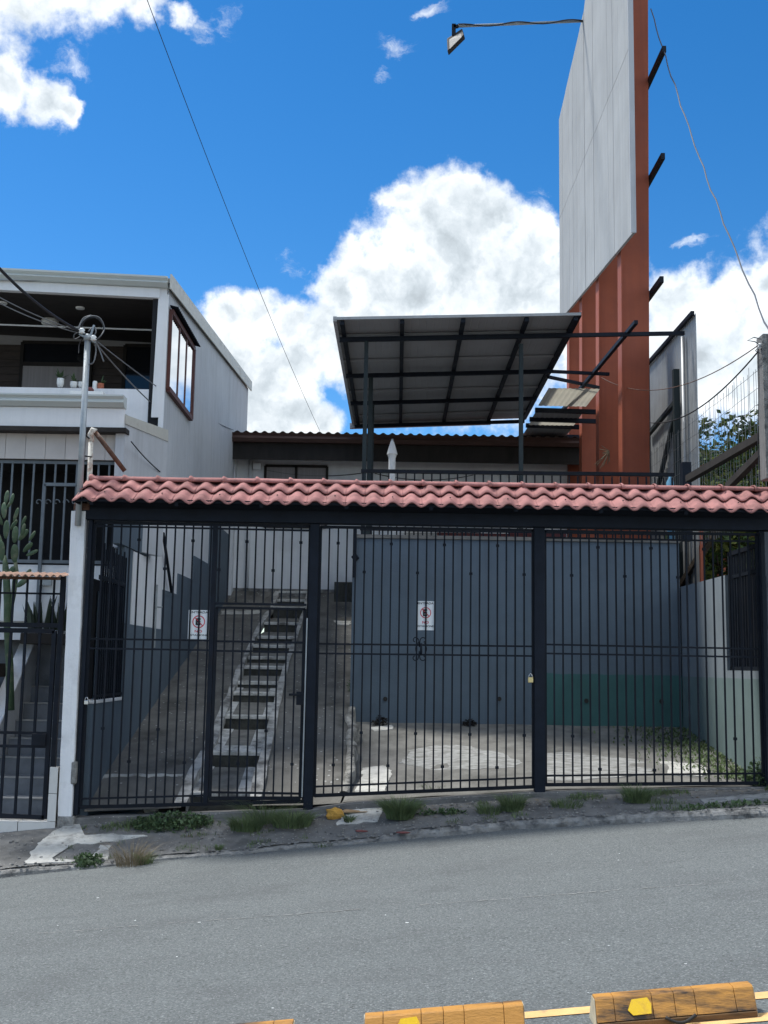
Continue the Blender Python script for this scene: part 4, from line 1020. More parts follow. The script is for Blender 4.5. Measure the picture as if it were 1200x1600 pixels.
# signs
FONT = []
def text_mesh(txt, size, bold=0.0):
    cu = bpy.data.curves.new('txt', 'FONT'); cu.body = txt; cu.size = size; cu.align_x = 'CENTER'; cu.align_y = 'CENTER'; cu.offset = bold; cu.resolution_u = 3
    o = bpy.data.objects.new('txt', cu); COL.objects.link(o)
    dg = bpy.context.evaluated_depsgraph_get()
    me = bpy.data.meshes.new_from_object(o.evaluated_get(dg))
    bpy.data.objects.remove(o)
    vs = [v.co.copy() for v in me.vertices]; fs = [tuple(p.vertices) for p in me.polygons]
    bpy.data.meshes.remove(me)
    return vs, fs
def sign(pxl, pyt, pxr, pyb, label):
    a, b = atY(pxl, pyt, GY + 0.02), atY(pxr, pyb, GY + 0.02)
    cx, cz = (a.x + b.x) / 2, (a.z + b.z) / 2; w, h = b.x - a.x, a.z - b.z
    y = GY + 0.016
    t = thing('no_parking_sign', label, 'sign', (cx, y, cz), 'small signs on the gate bars')
    part('plate', MB().box(cx - w/2, cx + w/2, y, y + 0.004, cz - h/2, cz + h/2), sign_white, t)
    def put(name, txt, sx_, hgt, dz, m, fitw, bold=0.0):
        vs, fs = text_mesh(txt, 1.0, bold)
        x0 = min(v.x for v in vs); x1 = max(v.x for v in vs); z0 = min(v.y for v in vs); z1 = max(v.y for v in vs)
        mb = MB(); mb.v = [Vector((cx + sx_ + (v.x - (x0+x1)/2) / (x1-x0) * fitw, y - 0.0015, cz + dz + (v.y - (z0+z1)/2) / (z1-z0) * hgt)) for v in vs]; mb.f = fs
        part(name, mb, m, t)
    put('lettering', 'ENTRADA', 0, h * 0.075, h * 0.425, sign_black, w * 0.86, 0.02)
    put('lettering', 'NO', 0, h * 0.085, -h * 0.23, sign_red, w * 0.36, 0.03)
    put('lettering', 'ESTACIONE', 0, h * 0.065, -h * 0.36, sign_black, w * 0.90, 0.02)
    put('symbol', 'E', -w * 0.03, h * 0.24, h * 0.10, sign_black, w * 0.24, 0.05)
    R_ = w * 0.30; cz2 = cz + h * 0.10; mb = MB(); n = 40
    for k in range(n):
        a0, a1 = 2*math.pi*k/n, 2*math.pi*(k+1)/n
        q = lambda r_, a_: (cx + r_ * math.cos(a_), y - 0.003, cz2 + r_ * math.sin(a_))
        mb.quad(q(R_, a0), q(R_, a1), q(R_ * .86, a1), q(R_ * .86, a0))
    s45 = math.sqrt(.5); e1 = Vector((-s45, 0, s45)); e2 = Vector((s45, 0, s45)) * R_ * 0.06; cc = Vector((cx, y - 0.0035, cz2))
    mb.quad(cc + e1 * R_ * .9 + e2, cc + e1 * R_ * .9 - e2, cc - e1 * R_ * .9 - e2, cc - e1 * R_ * .9 + e2)
    part('prohibition_ring', mb, sign_red, t)
sign(295, 953, 326, 999, 'white no parking sign on the left panel, above the driveway ramp')
sign(651, 939, 679, 985, 'white no parking sign on the middle panel, above the scroll ornament')

# ------------------------------------------------------------------ terrace
TY = 15.5
t = thing('terrace', 'raised terrace with slate blue front wall and green painted dado', 'terrace', (1.8, TY, 0.9))
TE = t
part('front_wall', MB().box(-0.385, 4.08, TY, TY + 0.25, 0.5, 3.45), blue_wall, t)
part('green_dado', MB().grid(lambda u, v: (2.14 + 1.943 * u, TY - 0.006, 0.5 + (1.14 + 0.012 * noise.noise((u * 9, 0, 0)) + 0.006 * noise.noise((u * 40, 0, 0))) * v), 120, 1), green_paint, t)
part('floor_slab', MB().box(-0.42, 4.09, TY - 0.03, 24.0, 3.452, 3.50), yard_m, t)
part('side_wall', MB().box(-0.42, -0.386, TY + 0.002, 22.6, 0.6, 3.45), blue_wall, t)
for (px, py) in ((602, 1092), (780, 1092), (916, 1095), (1033, 1096)):
    c = atY(px, py, TY); part('drain_hole', MB().tube([(c.x, TY - 0.02, c.z), (c.x, TY + 0.02, c.z)], 0.03, 12), rubber_black, t)
RLY = TY + 0.06
rl = thing('terrace_railing', 'black bar railing along the front of the raised terrace', 'railing', (1.8, RLY, 3.5))
part('top_rail', MB().bar((-0.33, RLY, 4.40), (4.05, RLY, 4.42), 0.05, 0.05), black_steel, rl)
part('bottom_rail', MB().bar((-0.33, RLY, 3.58), (4.05, RLY, 3.58), 0.03, 0.03), black_steel, rl)
for i in range(37):
    x = -0.30 + i * 0.12; part('bar', MB().bar((x, RLY, 3.50), (x, RLY, 4.38), 0.02), black_steel, rl)
part('red_beam', MB().box(0.75, 2.05, RLY + 0.10, RLY + 0.16, 3.5, 3.565), red_beam, TE)
part('red_beam', MB().box(1.8, 2.6, RLY + 0.40, RLY + 0.46, 3.5, 3.63), red_beam, TE)
solo('timber_stack', MB().box(-0.1, 1.0, 16.3, 16.5, 3.5, 3.58).box(0.1, 1.9, 16.5, 16.6, 3.58, 3.66).box(1.2, 2.4, 16.25, 16.4, 3.5, 3.62).box(0.3, 1.4, 16.35, 16.45, 3.66, 3.74), zinc, 'pile of grey boards lying on the terrace behind its railing', 'boards', bevel=0.004)
# corner pole at left end of the terrace
part('corner_pole', MB().bar((-0.40, TY - 0.04, 2.9), (-0.40, TY - 0.04, 3.6), 0.04, 0.04).bar((-0.41, TY - 0.03, 3.15), (-0.36, TY - 0.06, 3.2), 0.03, 0.09), black_steel, TE)

# terrace canopy
t = thing('terrace_canopy', 'dark steel framed flat canopy with grey sheets above the raised terrace', 'canopy', (0.2, 15.5, 3.5))
FY, BY = 15.4, 22.0
FL, FR, BL, BR = atY(523, 507, FY), atY(906, 500, FY), atY(552, 668, BY), atY(820, 660, BY)
def cpn(u, v, dz=0): return FL.lerp(FR, u).lerp(BL.lerp(BR, u), v) + Vector((0, 0, dz))
def vsolve(u, py):
    lo_, hi_ = 0.0, 1.0
    for _ in range(40):
        m_ = (lo_ + hi_) / 2; p = cpn(u, m_) - Vector((0, 0, EZ)); yy_ = 800 - F * p.dot(UP) / p.dot(FW)
        if yy_ < py: lo_ = m_
        else: hi_ = m_
    return lo_
PV = [vsolve(0.0, q) for q in (528, 585, 628)] + [0.965]
NS = 8
for i in range(NS):
    def shf(u, v, i=i):
        uu = (i + u) / NS; p = cpn(uu * 1.0, v, 0.085)
        ph = (u * 4) % 1.0
        return p + Vector((0, 0, 0.0025 if ph < 0.10 else 0.0))
    part('roof_sheet', MB().grid(shf, 40, 1), under_m, t, solid=0.003)
part('front_trim', MB().bar(cpn(-.005, 0, .085), cpn(1.005, 0, .085), 0.03, 0.04), zinc, t)
part('side_trim', MB().bar(cpn(0, 0, .085), cpn(0, 1, .085), 0.05, 0.07), sheet_m, t)
part('side_trim', MB().bar(cpn(1, 0, .085), cpn(1, 1, .085), 0.05, 0.06), navy_steel, t)
part('rear_gutter', MB().bar(cpn(-0.02, 1.0, .03), cpn(0.80, 1.0, .03), 0.12, 0.10), sheet_m, t)
for u in (0.03, 0.275, 0.525, 0.785, 0.985):
    part('rafter', MB().bar(cpn(u, 0.004, .035), cpn(u, 0.985, .035), 0.06, 0.06), navy_steel, t)
for v in PV:
    part('purlin', MB().bar(cpn(0.01, v, -.03), cpn(0.99, v, -.03), 0.06, 0.065), navy_steel, t)
for v in [(a + b) / 2 for a, b in zip([0] + PV, PV)]:
    part('batten', MB().bar(cpn(0.01, v + .06, .055), cpn(0.99, v + .06, .055), 0.05, 0.03), under_m, t)
for (px, v, w) in ((571, PV[0], 0.06), (814, PV[0], 0.06), (579, PV[1], 0.075), (582, PV[2], 0.075)):
    c = cpn(0.1, v); Yp = c.y; X = atY(px, 620, Yp).x
    part('post', MB().box(X - w/2, X + w/2, Yp - w/2, Yp + w/2, 3.5, cpn(0.1, v).z - 0.06), green_steel, t, bevel=0.004)
# bare frame extension to the right
e0 = cpn(0.99, PV[0], -.03); e1 = atY(1058, 519, 16.2); e1 = Vector((4.36, e0.y, e0.z + 0.06))
part('outrigger', MB().bar(e0, e1, 0.05, 0.055), navy_steel, t)
e0 = cpn(0.99, PV[1], -.03); part('outrigger', MB().bar(e0, (3.66, e0.y, e0.z - .03), 0.045, 0.05), navy_steel, t)
e0 = cpn(0.99, PV[1], -.03); part('outrigger', MB().bar(e0 + Vector((0, .35, 0)), (3.66, e0.y + .9, e0.z - .03), 0.045, 0.05), navy_steel, t)
part('side_beam', MB().bar(atY(994, 503, 15.6), atY(880, 640, 20.3), 0.055, 0.055), navy_steel, t)
# umbrella folded on the terrace
UY = 17.0
c = atY(612, 745, UY)
t = thing('folded_parasol', 'folded white parasol standing on the terrace behind the railing', 'parasol', (c.x, UY, 3.5))
tp = atY(613, 686, UY)
part('canopy', MB().lathe((c.x, UY, 0), [(0.005, tp.z), (0.03, tp.z - 0.05), (0.055, tp.z - 0.13), (0.085, tp.z - 0.24), (0.07, tp.z - 0.25), (0.055, tp.z - 0.30), (0.055, tp.z - 0.6), (0.075, tp.z - 1.2), (0.05, tp.z - 1.3)], 9), cloth_m, t)
part('pole', MB().tube([(c.x, UY, 3.52), (c.x, UY, tp.z)], 0.018, 8), galv, t)
part('foot', MB().lathe((c.x, UY, 3.5), [(0.2, 0), (0.2, 0.05), (0.04, 0.09)]), curb_m, t)

# second roof behind
t = thing('rear_roof', 'small roof of pale translucent sheets between the canopy and orange columns', 'roof', (3.2, 20, 3.5))
for (ya, yb, m_) in ((18.6, 19.9, clear_sheet), (20.0, 20.7, under_m), (20.75, 21.25, clear_sheet), (21.3, 22.2, under_m)):
    part('sheet', MB().grid(lambda u, v, ya=ya, yb=yb: (2.75 + 0.86 * u, ya + (yb - ya) * v, 6.42 - 0.03 * (ya - 18) + 0.004 * math.cos(u * 60)), 60, 1), m_, t, solid=0.004)
for y in (19.95, 20.72, 21.27, 22.2):
    part('beam', MB().bar((2.7, y, 6.33), (3.95, y, 6.31), 0.06, 0.08), navy_steel, t)
part('post', MB().bar((3.92, 22.2, 3.5), (3.92, 22.2, 6.3), 0.08, 0.08), navy_steel, t)

# ------------------------------------------------------------------ back house
RYW = 22.6
t = thing('back_house', 'low white house with brown gutter at the top of the driveway', 'house', (0, RYW, 3.2))
part('front_wall', MB().box(-3.0, 4.6, RYW, RYW + 0.2, 2.6, 5.86), white_wall, t)
part('left_return', MB().box(-3.2, -3.0, RYW - 0.25, RYW + 0.2, 2.6, 5.86), white_wall, t)
part('step', MB().box(-0.95, -0.43, RYW - 0.5, RYW, 2.9, 3.32), moss_m, t)
part('base_band', MB().box(-3.0, 4.6, RYW - 0.02, RYW - 0.001, 2.6, 3.20), curb_m, t)
a, b = atY(415, 728, RYW), atY(511, 745, RYW)
w = part('window_frame', MB().bar((a.x, RYW - .02, a.z), (b.x, RYW - .02, a.z), 0.06, 0.05).bar((a.x, RYW - .02, 4.45), (b.x, RYW - .02, 4.45), 0.06, 0.05).bar((a.x, RYW - .02, 4.45), (a.x, RYW - .02, a.z), 0.05, 0.06)
         .bar((b.x, RYW - .02, 4.45), (b.x, RYW - .02, a.z), 0.05, 0.06).bar(((a.x + b.x)/2, RYW - .02, 4.45), ((a.x + b.x)/2, RYW - .02, a.z), 0.05, 0.06), timber_dark, t)
part('pane', MB().box(a.x, b.x, RYW - 0.016, RYW - 0.004, 4.45, a.z), curtain, w)
EVY = 21.9
ev = lambda px, py: atY(px, py, EVY)
zt = ev(350, 676).z; zb = ev(350, 690).z
part('gutter', MB().prism([Vector((-3.25, EVY + a_, zt + b_)) for a_, b_ in [(0.12, -0.17), (0.0, -0.17), (-0.05, -0.10), (-0.03, -0.05), (-0.07, 0.0), (0.12, 0.0)]], (7.8, 0, 0)), brown_roof, t)
part('soffit', MB().box(-3.2, 4.6, EVY + 0.12, RYW, zt - 0.16, zt - 0.12), shade_dark, t)
part('fascia', MB().box(-3.2, 4.6, EVY + 0.121, EVY + 0.16, zt - 0.5, zt - 0.165), timber_dark, t)
rfz = lambda y: zt + 0.02 + 0.05 * (y - EVY)
part('roof', MB().grid(lambda u, v: (-3.28 + 7.9 * u, (y := EVY - 0.06 + 6 * v), rfz(y) + 0.022 * math.cos(u * 7.9 / 0.18 * 2 * math.pi)), 350, 1), brown_roof, t, solid=0.006)
part('downpipe', MB().tube([(-2.72, RYW - 0.05, 3.2), (-2.72, RYW - 0.05, zt - 0.3)], 0.04, 10), white_wall, t, smooth=True)
part('camera_box', MB().box(-2.66, -2.5, RYW - 0.15, RYW, zt - 0.62, zt - 0.5), trim_m, t)
part('cable', MB().tube(sag((-2.4, RYW - .01, zt - .62), (-0.3, RYW - .01, zt - .62), 0.1), 0.008, 5), cable_m, t)
part('cable', MB().tube(sag((-0.2, RYW - .01, zt - .65), (1.8, RYW - .01, zt - .65), 0.12), 0.008, 5), cable_m, t)

# ------------------------------------------------------------------ billboard
t = thing('billboard', 'tall grey billboard on orange steel columns rising above the terrace', 'billboard', (3.9, 18, 3.5))
BX = 3.66
y0, y1 = 16.1, 23.0
nb = 16
def bz(y): return 8.16 + (y - y0) * 0.118                    # sloping lower edge
def tz(y): return 15.6 - (y - y0) * 0.31 if y < 19.9 else 14.1 - (y - 19.9) * 0.21
seam = lambda y: 11.15 + 0.008 * (y - y0)
for i in range(nb):
    a, b = y0 + (y1 - y0) * i / nb, y0 + (y1 - y0) * (i + 1) / nb - 0.007
    g = rnd(0, 0.006)
    for (f0, f1) in ((bz, lambda y: seam(y) - 0.006), (lambda y: seam(y) + 0.006, tz)):
        part('panel', MB().hexa([(BX - .02 - g, a, f0(a)), (BX + .02, a, f0(a)), (BX + .02, b, f0(b)), (BX - .02 - g, b, f0(b)),
                             (BX - .02 - g, a, f1(a)), (BX + .02, a, f1(a)), (BX + .02, b, f1(b)), (BX - .02 - g, b, f1(b))]), board_m, t)
part('edge_trim', MB().bar((BX - 0.01, y0 - 0.012, bz(y0)), (BX - 0.01, y0 - 0.012, tz(y0)), 0.08, 0.02), sheet_m, t)
for (yc, top) in ((17.35, 15.9), (19.25, 14.6), (20.95, 14.0), (22.45, 13.6)):
    c = part('column', MB().hexa([(3.72, yc, 3.5), (4.12, yc, 3.5), (4.12, yc + 0.22, 3.5), (3.72, yc + 0.22, 3.5), (3.80, yc, top), (4.27, yc, top), (4.27, yc + 0.22, top), (3.80, yc + 0.22, top)]), orange_m, t, bevel=0.006)
    part('flange', MB().hexa([(3.695, yc - .03, 3.5), (3.72, yc - .03, 3.5), (3.72, yc + 0.26, 3.5), (3.695, yc + 0.26, 3.5), (3.775, yc - .03, top), (3.80, yc - .03, top), (3.80, yc + 0.26, top), (3.775, yc + 0.26, top)]), orange_m, c)
for (p, q) in (((1017, 122), (1038, 74)), ((1016, 280), (1036, 238)), ((1014, 464), (1034, 430))):
    a = atX(*p, 4.24); b = atX(*q, 4.24)
    part('bracket', MB().bar(a + Vector((0, .6, 0)), (a.x, b.y, a.z), 0.06, 0.10), navy_steel, t)
part('foot_band', MB().box(2.9, 3.69, 17.25, 17.35, 3.5, 3.72), orange_m, t)
# floodlight on arm
AYY = 20.6
p0 = atX(910, 33, BX - 0.03); p1 = atY(716, 41, p0.y - 1.2)
t = thing('floodlight', 'floodlight on a long thin arm reaching out from the billboard', 'lamp', p0)
part('arm', MB().tube([p0, p1], 0.026, 8), galv, t, smooth=True)
pts = [p0.lerp(p1, i/24) + Vector((0, -0.05, 0.03 * math.sin(i * 0.6) - 0.02)) for i in range(25)]
part('cable', MB().tube(pts, 0.012, 6), cable_m, t)
hp = atY(709, 38, p1.y); hb = atY(709, 56, p1.y)
part('bracket', MB().bar(hp, hb, 0.07, 0.05).bar(atY(709, 42, p1.y), p1, 0.05, 0.05), navy_steel, t)
k_ = [atY(698, 60, p1.y), atY(722, 44, p1.y), atY(725, 54, p1.y - .15), atY(699, 80, p1.y - .15)]
n_ = (k_[1] - k_[0]).cross(k_[3] - k_[0]).normalized()
if n_.y > 0: n_ = -n_
hd = part('head', MB().hexa(k_ + [v - n_ * 0.10 for v in k_]), rubber_black, t, bevel=0.015)
cc = sum(k_, Vector()) / 4
lens = [cc + (v - cc) * 0.72 + n_ * 0.004 - (k_[0] + k_[1] - k_[2] - k_[3]) * 0.08 for v in k_]
part('lens', MB().quad(*lens), lamp_glass, hd)

# ------------------------------------------------------------------ right side
t = thing('side_wall', 'grey rendered wall with green dado in a paler lit tone along the right of the yard', 'wall', (4.2, 13.9, 0.5))
WXR = 4.10
part('rear_section', MB().box(WXR, WXR + 0.15, 13.5, TY + 0.2, 0.3, 2.85), grey_wall, t)
part('front_section', MB().box(WXR, WXR + 0.15, 12.26, 13.498, 0.2, 1.72), grey_wall, t)
part('dado', MB().box(WXR - 0.006, WXR + 0.01, 12.27, TY - 0.008, 0.3, 1.63), green_lit, t)
gf = part('window_frame', MB().bar((WXR + .06, 12.27, 1.745), (WXR + .06, 13.48, 1.745), 0.05, 0.04).bar((WXR + .06, 12.27, 2.82), (WXR + .06, 13.48, 2.82), 0.04, 0.04)
      .bar((WXR + .06, 12.27, 3.10), (WXR + .06, 13.48, 3.10), 0.05, 0.05).bar((WXR + .06, 13.47, 1.73), (WXR + .06, 13.47, 3.12), 0.05, 0.05).bar((WXR + .06, 12.28, 1.73), (WXR + .06, 12.28, 3.12), 0.05, 0.05), black_steel, t)
for i in range(12):
    y = 12.36 + i * 0.095; part('window_bar', MB().bar((WXR + .06, y, 1.74), (WXR + .06, y, 3.1), 0.022), black_steel, gf)
t = thing('plank_fence', 'dark weathered plank fence behind the barred opening at right', 'fence', (4.75, 13.5, 0.6))
for i in range(26):
    y = 12.3 + i * 0.125; part('plank', MB().box(4.72, 4.745, y, y + 0.11, 0.6, 2.95 + rnd(-.08, .12)), timber_dark, t)
part('rail', MB().box(4.746, 4.79, 12.3, 15.5, 2.3, 2.38), timber_dark, t)
part('rail', MB().box(4.746, 4.79, 12.3, 15.5, 1.0, 1.08), timber_dark, t)
# corrugated fence
CX = 4.45
t = thing('sheet_fence', 'tall corrugated zinc fence with steel frame at the right end of the terrace', 'fence', (CX, 17, 3.5))
ya, yb = 15.75, 18.65
zlo, zhi = 2.3, 6.83
for i in range(4):
    a = ya + (yb - ya) * i / 4; b = ya + (yb - ya) * (i + 1) / 4 + 0.02
    part('zinc_sheet', MB().grid(lambda u, v, a=a, b=b, i=i: (CX + 0.01 + 0.012 * math.cos((a + (b - a) * u) / 0.1 * 2 * math.pi) + 0.004 * (i % 2) + 0.10 * (1 - v) * 0 , a + (b - a) * u, zlo + (zhi - zlo) * v), 60, 1), zinc, t, solid=0.003)
part('frame_top', MB().bar((CX - .04, ya, zhi), (CX - .04, yb, zhi), 0.05, 0.06), navy_steel, t)
part('frame_post', MB().bar((CX - .05, yb, zlo), (CX - .05, yb, zhi), 0.06, 0.06), navy_steel, t)
part('frame_post', MB().tube([(CX - .05, 16.28, zlo), (CX - .05, 16.28, zhi - .2)], 0.03, 10), zinc, t, smooth=True)
part('frame_post', MB().bar((CX - .09, 16.55, zlo), (CX - .09, 16.55, 6.2), 0.09, 0.09), green_steel, t)
part('brace', MB().bar((CX - .06, 16.6, 5.75), (CX - .06, 18.5, 5.6), 0.06, 0.06), green_steel, t)
part('brace', MB().bar((CX - .06, 16.7, 5.6), (CX - .06, 18.5, 4.1), 0.06, 0.06), green_steel, t)
# wire mesh
t = thing('wire_mesh_fence', 'rusty wire mesh screen stretched from the zinc fence to the right post', 'fence', (CX - .1, 14.5, 3.4))
mb = MB()
for i in range(52):
    y = 12.5 + i * 0.115; mb.tube([(CX - .16 + rnd(-.01, .01), y, 3.4), (CX - .16 + rnd(-.012, .012), y + rnd(-.015, .015), 5.18 + rnd(.0, .1))], 0.003, 4)
for k in range(9):
    z = 3.55 + k * 0.2; mb.tube([(CX - .16 + 0.02 * noise.noise((i * .5, k, 0)), 12.5 + i * 0.3, z + 0.03 * noise.noise((i * .6, k * 3, 0))) for i in range(21)], 0.003, 4)
part('mesh', mb, wire_m, t, kind='stuff')
solo('prop_beam', MB().bar(atY(1076, 748, 15.2), atY(1190, 682, 12.6), 0.09, 0.09), timber_dark, 'long dark timber propped from the terrace corner up to the right post', 'beam')
solo('prop_strut', MB().bar(atY(1138, 760, 13.6), atY(1192, 706, 12.6), 0.08, 0.08), timber_dark, 'short dark strut below the long prop at the right post', 'beam')
solo('corner_stub', MB().box(atY(1066, 740, 15.6).x, atY(1080, 740, 15.6).x, 15.58, 15.72, 3.5, atY(1070, 722, 15.6).z), navy_steel, 'short dark stub post at the terrace corner', 'post', bevel=0.004)
c = atY(1047, 747, 15.9); solo('blue_bottle', MB().lathe((c.x, 15.9, 3.5), [(0.05, 0), (0.055, 0.02), (0.055, c.z - 3.56), (0.02, c.z - 3.5), (0.02, c.z - 3.45)], 12), mat('blue_plastic', (0.15, 0.35, 0.5), 0.3), 'pale blue plastic bottle at the right end of the railing', 'bottle', smooth=True)
solo('diagonal_timber', MB().bar(atY(1062, 918, 16.5), atY(1120, 828, 15.6), 0.09, 0.07), bark_m, 'dark leaning branch behind the right wall under the beam', 'branch')
solo('rust_pipe', MB().bar((4.44, 15.66, 2.2), (4.44, 15.66, 3.9), 0.055, 0.055), orange_m, 'rusty orange upright standing behind the grey right wall', 'post')
# right post
t = thing('concrete_post', 'square concrete utility post with cables at the right edge', 'post', (4.25, 12.1, 0.4))
a = atY(1187, 525, 12.1); b = atY(1190, 1200, 12.1)
part('shaft', MB().box(a.x, a.x + 0.24, 12.0, 12.22, 3.78, a.z), post_conc, t, bevel=0.01)
part('face_strip', MB().box(a.x - 0.012, a.x + 0.035, 11.985, 12.0, 3.78, a.z - 0.02), curb_m, t)
part('meter_panel', MB().box(a.x + 0.045, a.x + 0.3, 11.93, 11.985, 3.9, 4.62), meter_m, t, bevel=0.006)
part('lower_shaft', MB().box(4.085, 4.3, 12.02, 12.19, 0.45, 3.2), meter_m, t)
part('fuse_box', MB().box(4.07, 4.25, 11.96, 12.02, 2.18, 2.72), meter_m, t, bevel=0.006)
part('bracket', MB().box(4.10, 4.22, 11.93, 11.96, 2.60, 2.66), porcelain, t)
part('insulator', MB().lathe((a.x - 0.02, 12.05, a.z - 0.17), [(0.015, 0), (0.03, 0.02), (0.02, 0.03), (0.03, 0.05), (0.015, 0.07)], 10), porcelain, t, smooth=True)
pts = [atY(*q, 12.0) for q in ((1190,530),(1178,527),(1168,532),(1180,534),(1188,540),(1180,548),(1188,552))]
part('cable_loop', MB().tube(pts, 0.006, 6), grey_cable, t)
part('cable', MB().tube([atY(1185, 545, 11.99), atY(1186, 600, 11.99), atY(1184, 690, 11.99), atY(1187, 750, 11.99)], 0.005, 6), cable_m, t)

# ------------------------------------------------------------------ overhead wires
def wire(name, p, q, s, r, m, label, wav=0.0, n=24):
    pts = sag(p, q, s, n)
    if wav: pts = [v + Vector((wav * math.sin(i * 1.7), 0, wav * math.cos(i * 2.3))) for i, v in enumerate(pts)]
    solo(name, MB().tube(pts, r, 6), m, label, 'cable')
wire('overhead_cable', atY(215, -40, 9.5), atY(500, 674, 21.9), 0.15, 0.004, cable_m, 'single thin cable crossing the open sky down to the back house')
wire('overhead_cable', atY(-60, 350, 10.6), atY(124, 517, MY), 0.12, 0.016, cable_m, 'thick black cable running from upper left to the mast head')
wire('overhead_cable', atY(-60, 430, 11.0), atY(122, 517, MY), 0.05, 0.006, grey_cable, 'thin grey cable just below the thick black one at the mast')
wire('overhead_cable', atY(-60, 440, 11.3), atY(122, 520, MY), 0.06, 0.006, grey_cable, 'lowest thin grey cable reaching the mast from the left')
wire('overhead_cable', atY(150, 537, MY), atY(346, 691, 21.8), 0.25, 0.0085, grey_cable, 'grey cable sagging from the mast head to the back house gutter')
wire('overhead_cable', atY(152, 534, MY), atY(365, 672, 21.8), 0.10, 0.0065, grey_cable, 'thin cable above its neighbour from mast to back house eave')
wire('overhead_cable', atY(205, 690, 13.7), atY(250, 737, 14.8), 0.02, 0.008, cable_m, 'short black cable hanging below the broken lower fascia')
wire('overhead_cable', atY(1017, 15, 17.2), atY(1204, 522, 12.0), 0.25, 0.010, dark_cable, 'wavy grey cable from the billboard top down to the right post', wav=0.012, n=30)
wire('overhead_cable', atY(940, 590, 19.0), atY(1184, 540, 12.0), 0.35, 0.006, rust, 'upper thin reddish cable from the columns to the right post')
wire('overhead_cable', atY(1012, 660, 18.0), atY(1184, 550, 12.0), 0.25, 0.009, cable_m, 'lower dark cable from the zinc fence to the right post')
# dry bracket plant on column
c = atX(952, 705, 3.69)
mb = MB()
for i in range(14):
    a_ = rnd(0, 6.28); mb.tube([c, c + Vector((-rnd(.0, .25), rnd(-.1, .1), rnd(-.35, .12)))], 0.006, 4)
solo('dry_vine', mb, dry_m, 'dry brown twigs stuck to the front orange columns', 'twigs')

# ------------------------------------------------------------------ vegetation behind right
def tree(name, c, h, rad, n, label, mats, trunk_r=0.09, leaf=0.10, lobes=7):
    c = Vector(c); t = thing(name, label, 'tree', c)
    tk = MB().tube([c, c + Vector((0.08, 0, h * .3)), c + Vector((-.05, .1, h * .55)), c + Vector((0.05, 0, h * .8))], [trunk_r, trunk_r * .8, trunk_r * .6, trunk_r * .25], 8)
    cs = []
    for i in range(lobes):
        a = i / lobes * 6.28 + rnd(-.4, .4); p = c + Vector((math.cos(a) * rad * rnd(.35, .75), math.sin(a) * rad * rnd(.35, .75), h * rnd(.5, .95)))
        cs.append((p, rad * rnd(.3, .5)))
        tk.tube([c + Vector((0, 0, h * rnd(.3, .5))), c.lerp(p, .6) + Vector((0, 0, h * .15)), p], [trunk_r * .4, trunk_r * .25, trunk_r * .1], 6)
    part('trunk', tk, bark_m, t)
    for mi, m_ in enumerate(mats):
        mb = MB()
        for i in range(n // len(mats)):
            p, r_ = random.choice(cs)
            d = Vector((random.gauss(0, 1), random.gauss(0, 1), random.gauss(0, .8))).normalized() * r_ * rnd(.45, 1.1) ** .6
            q = p + d; u = Vector((rnd(-1, 1), rnd(-1, 1), rnd(-.6, .6))).normalized(); v = u.cross(Vector((rnd(-1, 1), rnd(-1, 1), 1))).normalized()
            l = leaf * rnd(.6, 1.3); mb.quad(q, q + u * l * .5 + v * l * .22, q + u * l, q + u * l * .5 - v * l * .22)
        part('foliage', mb, m_, t)
tree('small_tree', (7.0, 21.6, 2.0), 4.5, 1.7, 9500, 'leafy green tree rising behind the wire mesh at right', [leaf_a, leaf_a, leaf_b], leaf=0.17, lobes=12)
tree('bush', (5.35, 17.6, 1.5), 3.2, 1.15, 7000, 'yellowish bush seen under the beam above the right wall', [leaf_b, leaf_a], trunk_r=0.05, leaf=0.16, lobes=9)
t = thing('distant_house', 'distant house with grey sheet roof behind the tree at right', 'house', (8.5, 28, 3))
part('wall', MB().box(6.5, 12, 28, 31, 2, 7.05), orange_m, t)
part('roof', MB().hexa([(6.2, 27.6, 7.05), (12.3, 27.6, 7.05), (12.3, 31, 7.6), (6.2, 31, 7.6), (6.2, 27.6, 7.15), (12.3, 27.6, 7.15), (12.3, 31, 7.7), (6.2, 31, 7.7)]), zinc, t)

# ------------------------------------------------------------------ weeds
def tuft(px, py, n, h, w, spread, label, m=grass_m, zf_=kerb_ground, lean=.6, curve=.9):
    c = onsurf(px, py, zf_); blades(c - Vector((0, 0, .01)), int(n * 2.2), h * 1.3, w * .72, spread, m, 'grass_tuft', label, 'grass tuft', lean=lean, curve=curve, seg=4)
tuft(625, 1278, 420, .23, .012, .14, 'big round dark grass tuft on the pavement below the white block')
tuft(385, 1296, 260, .17, .010, .16, 'low grass tuft on the pavement below the small door, left one', )
tuft(455, 1290, 300, .18, .010, .20, 'wide grass tuft on the pavement just left of the second post')
tuft(415, 1284, 160, .26, .006, .2, 'thin seeding grass in front of the small door', lean=.9)
tuft(675, 1240, 120, .13, .012, .12, 'small leafy tuft under the middle gate panel')
tuft(800, 1266, 220, .20, .008, .11, 'pale upright grass tuft left of the third post')
tuft(765, 1270, 120, .12, .008, .13, 'short pale grass at the left of the upright tuft')
tuft(885, 1260, 140, .10, .008, .16, 'low grass right of the third post')
tuft(995, 1252, 260, .19, .009, .13, 'dense green tuft under the right gate panel')
tuft(205, 1352, 130, .26, .006, .14, 'dry brown grass tuft at the kerb on the left', m=dry_m, lean=.9)
tuft(225, 1350, 70, .14, .008, .08, 'small green tuft beside the dry brown tuft')
tuft(545, 1284, 50, .10, .010, .05, 'tiny green weed beside the ochre stone')
tuft(505, 1322, 60, .07, .008, .10, 'tiny weed growing at the kerb below the ochre stone')
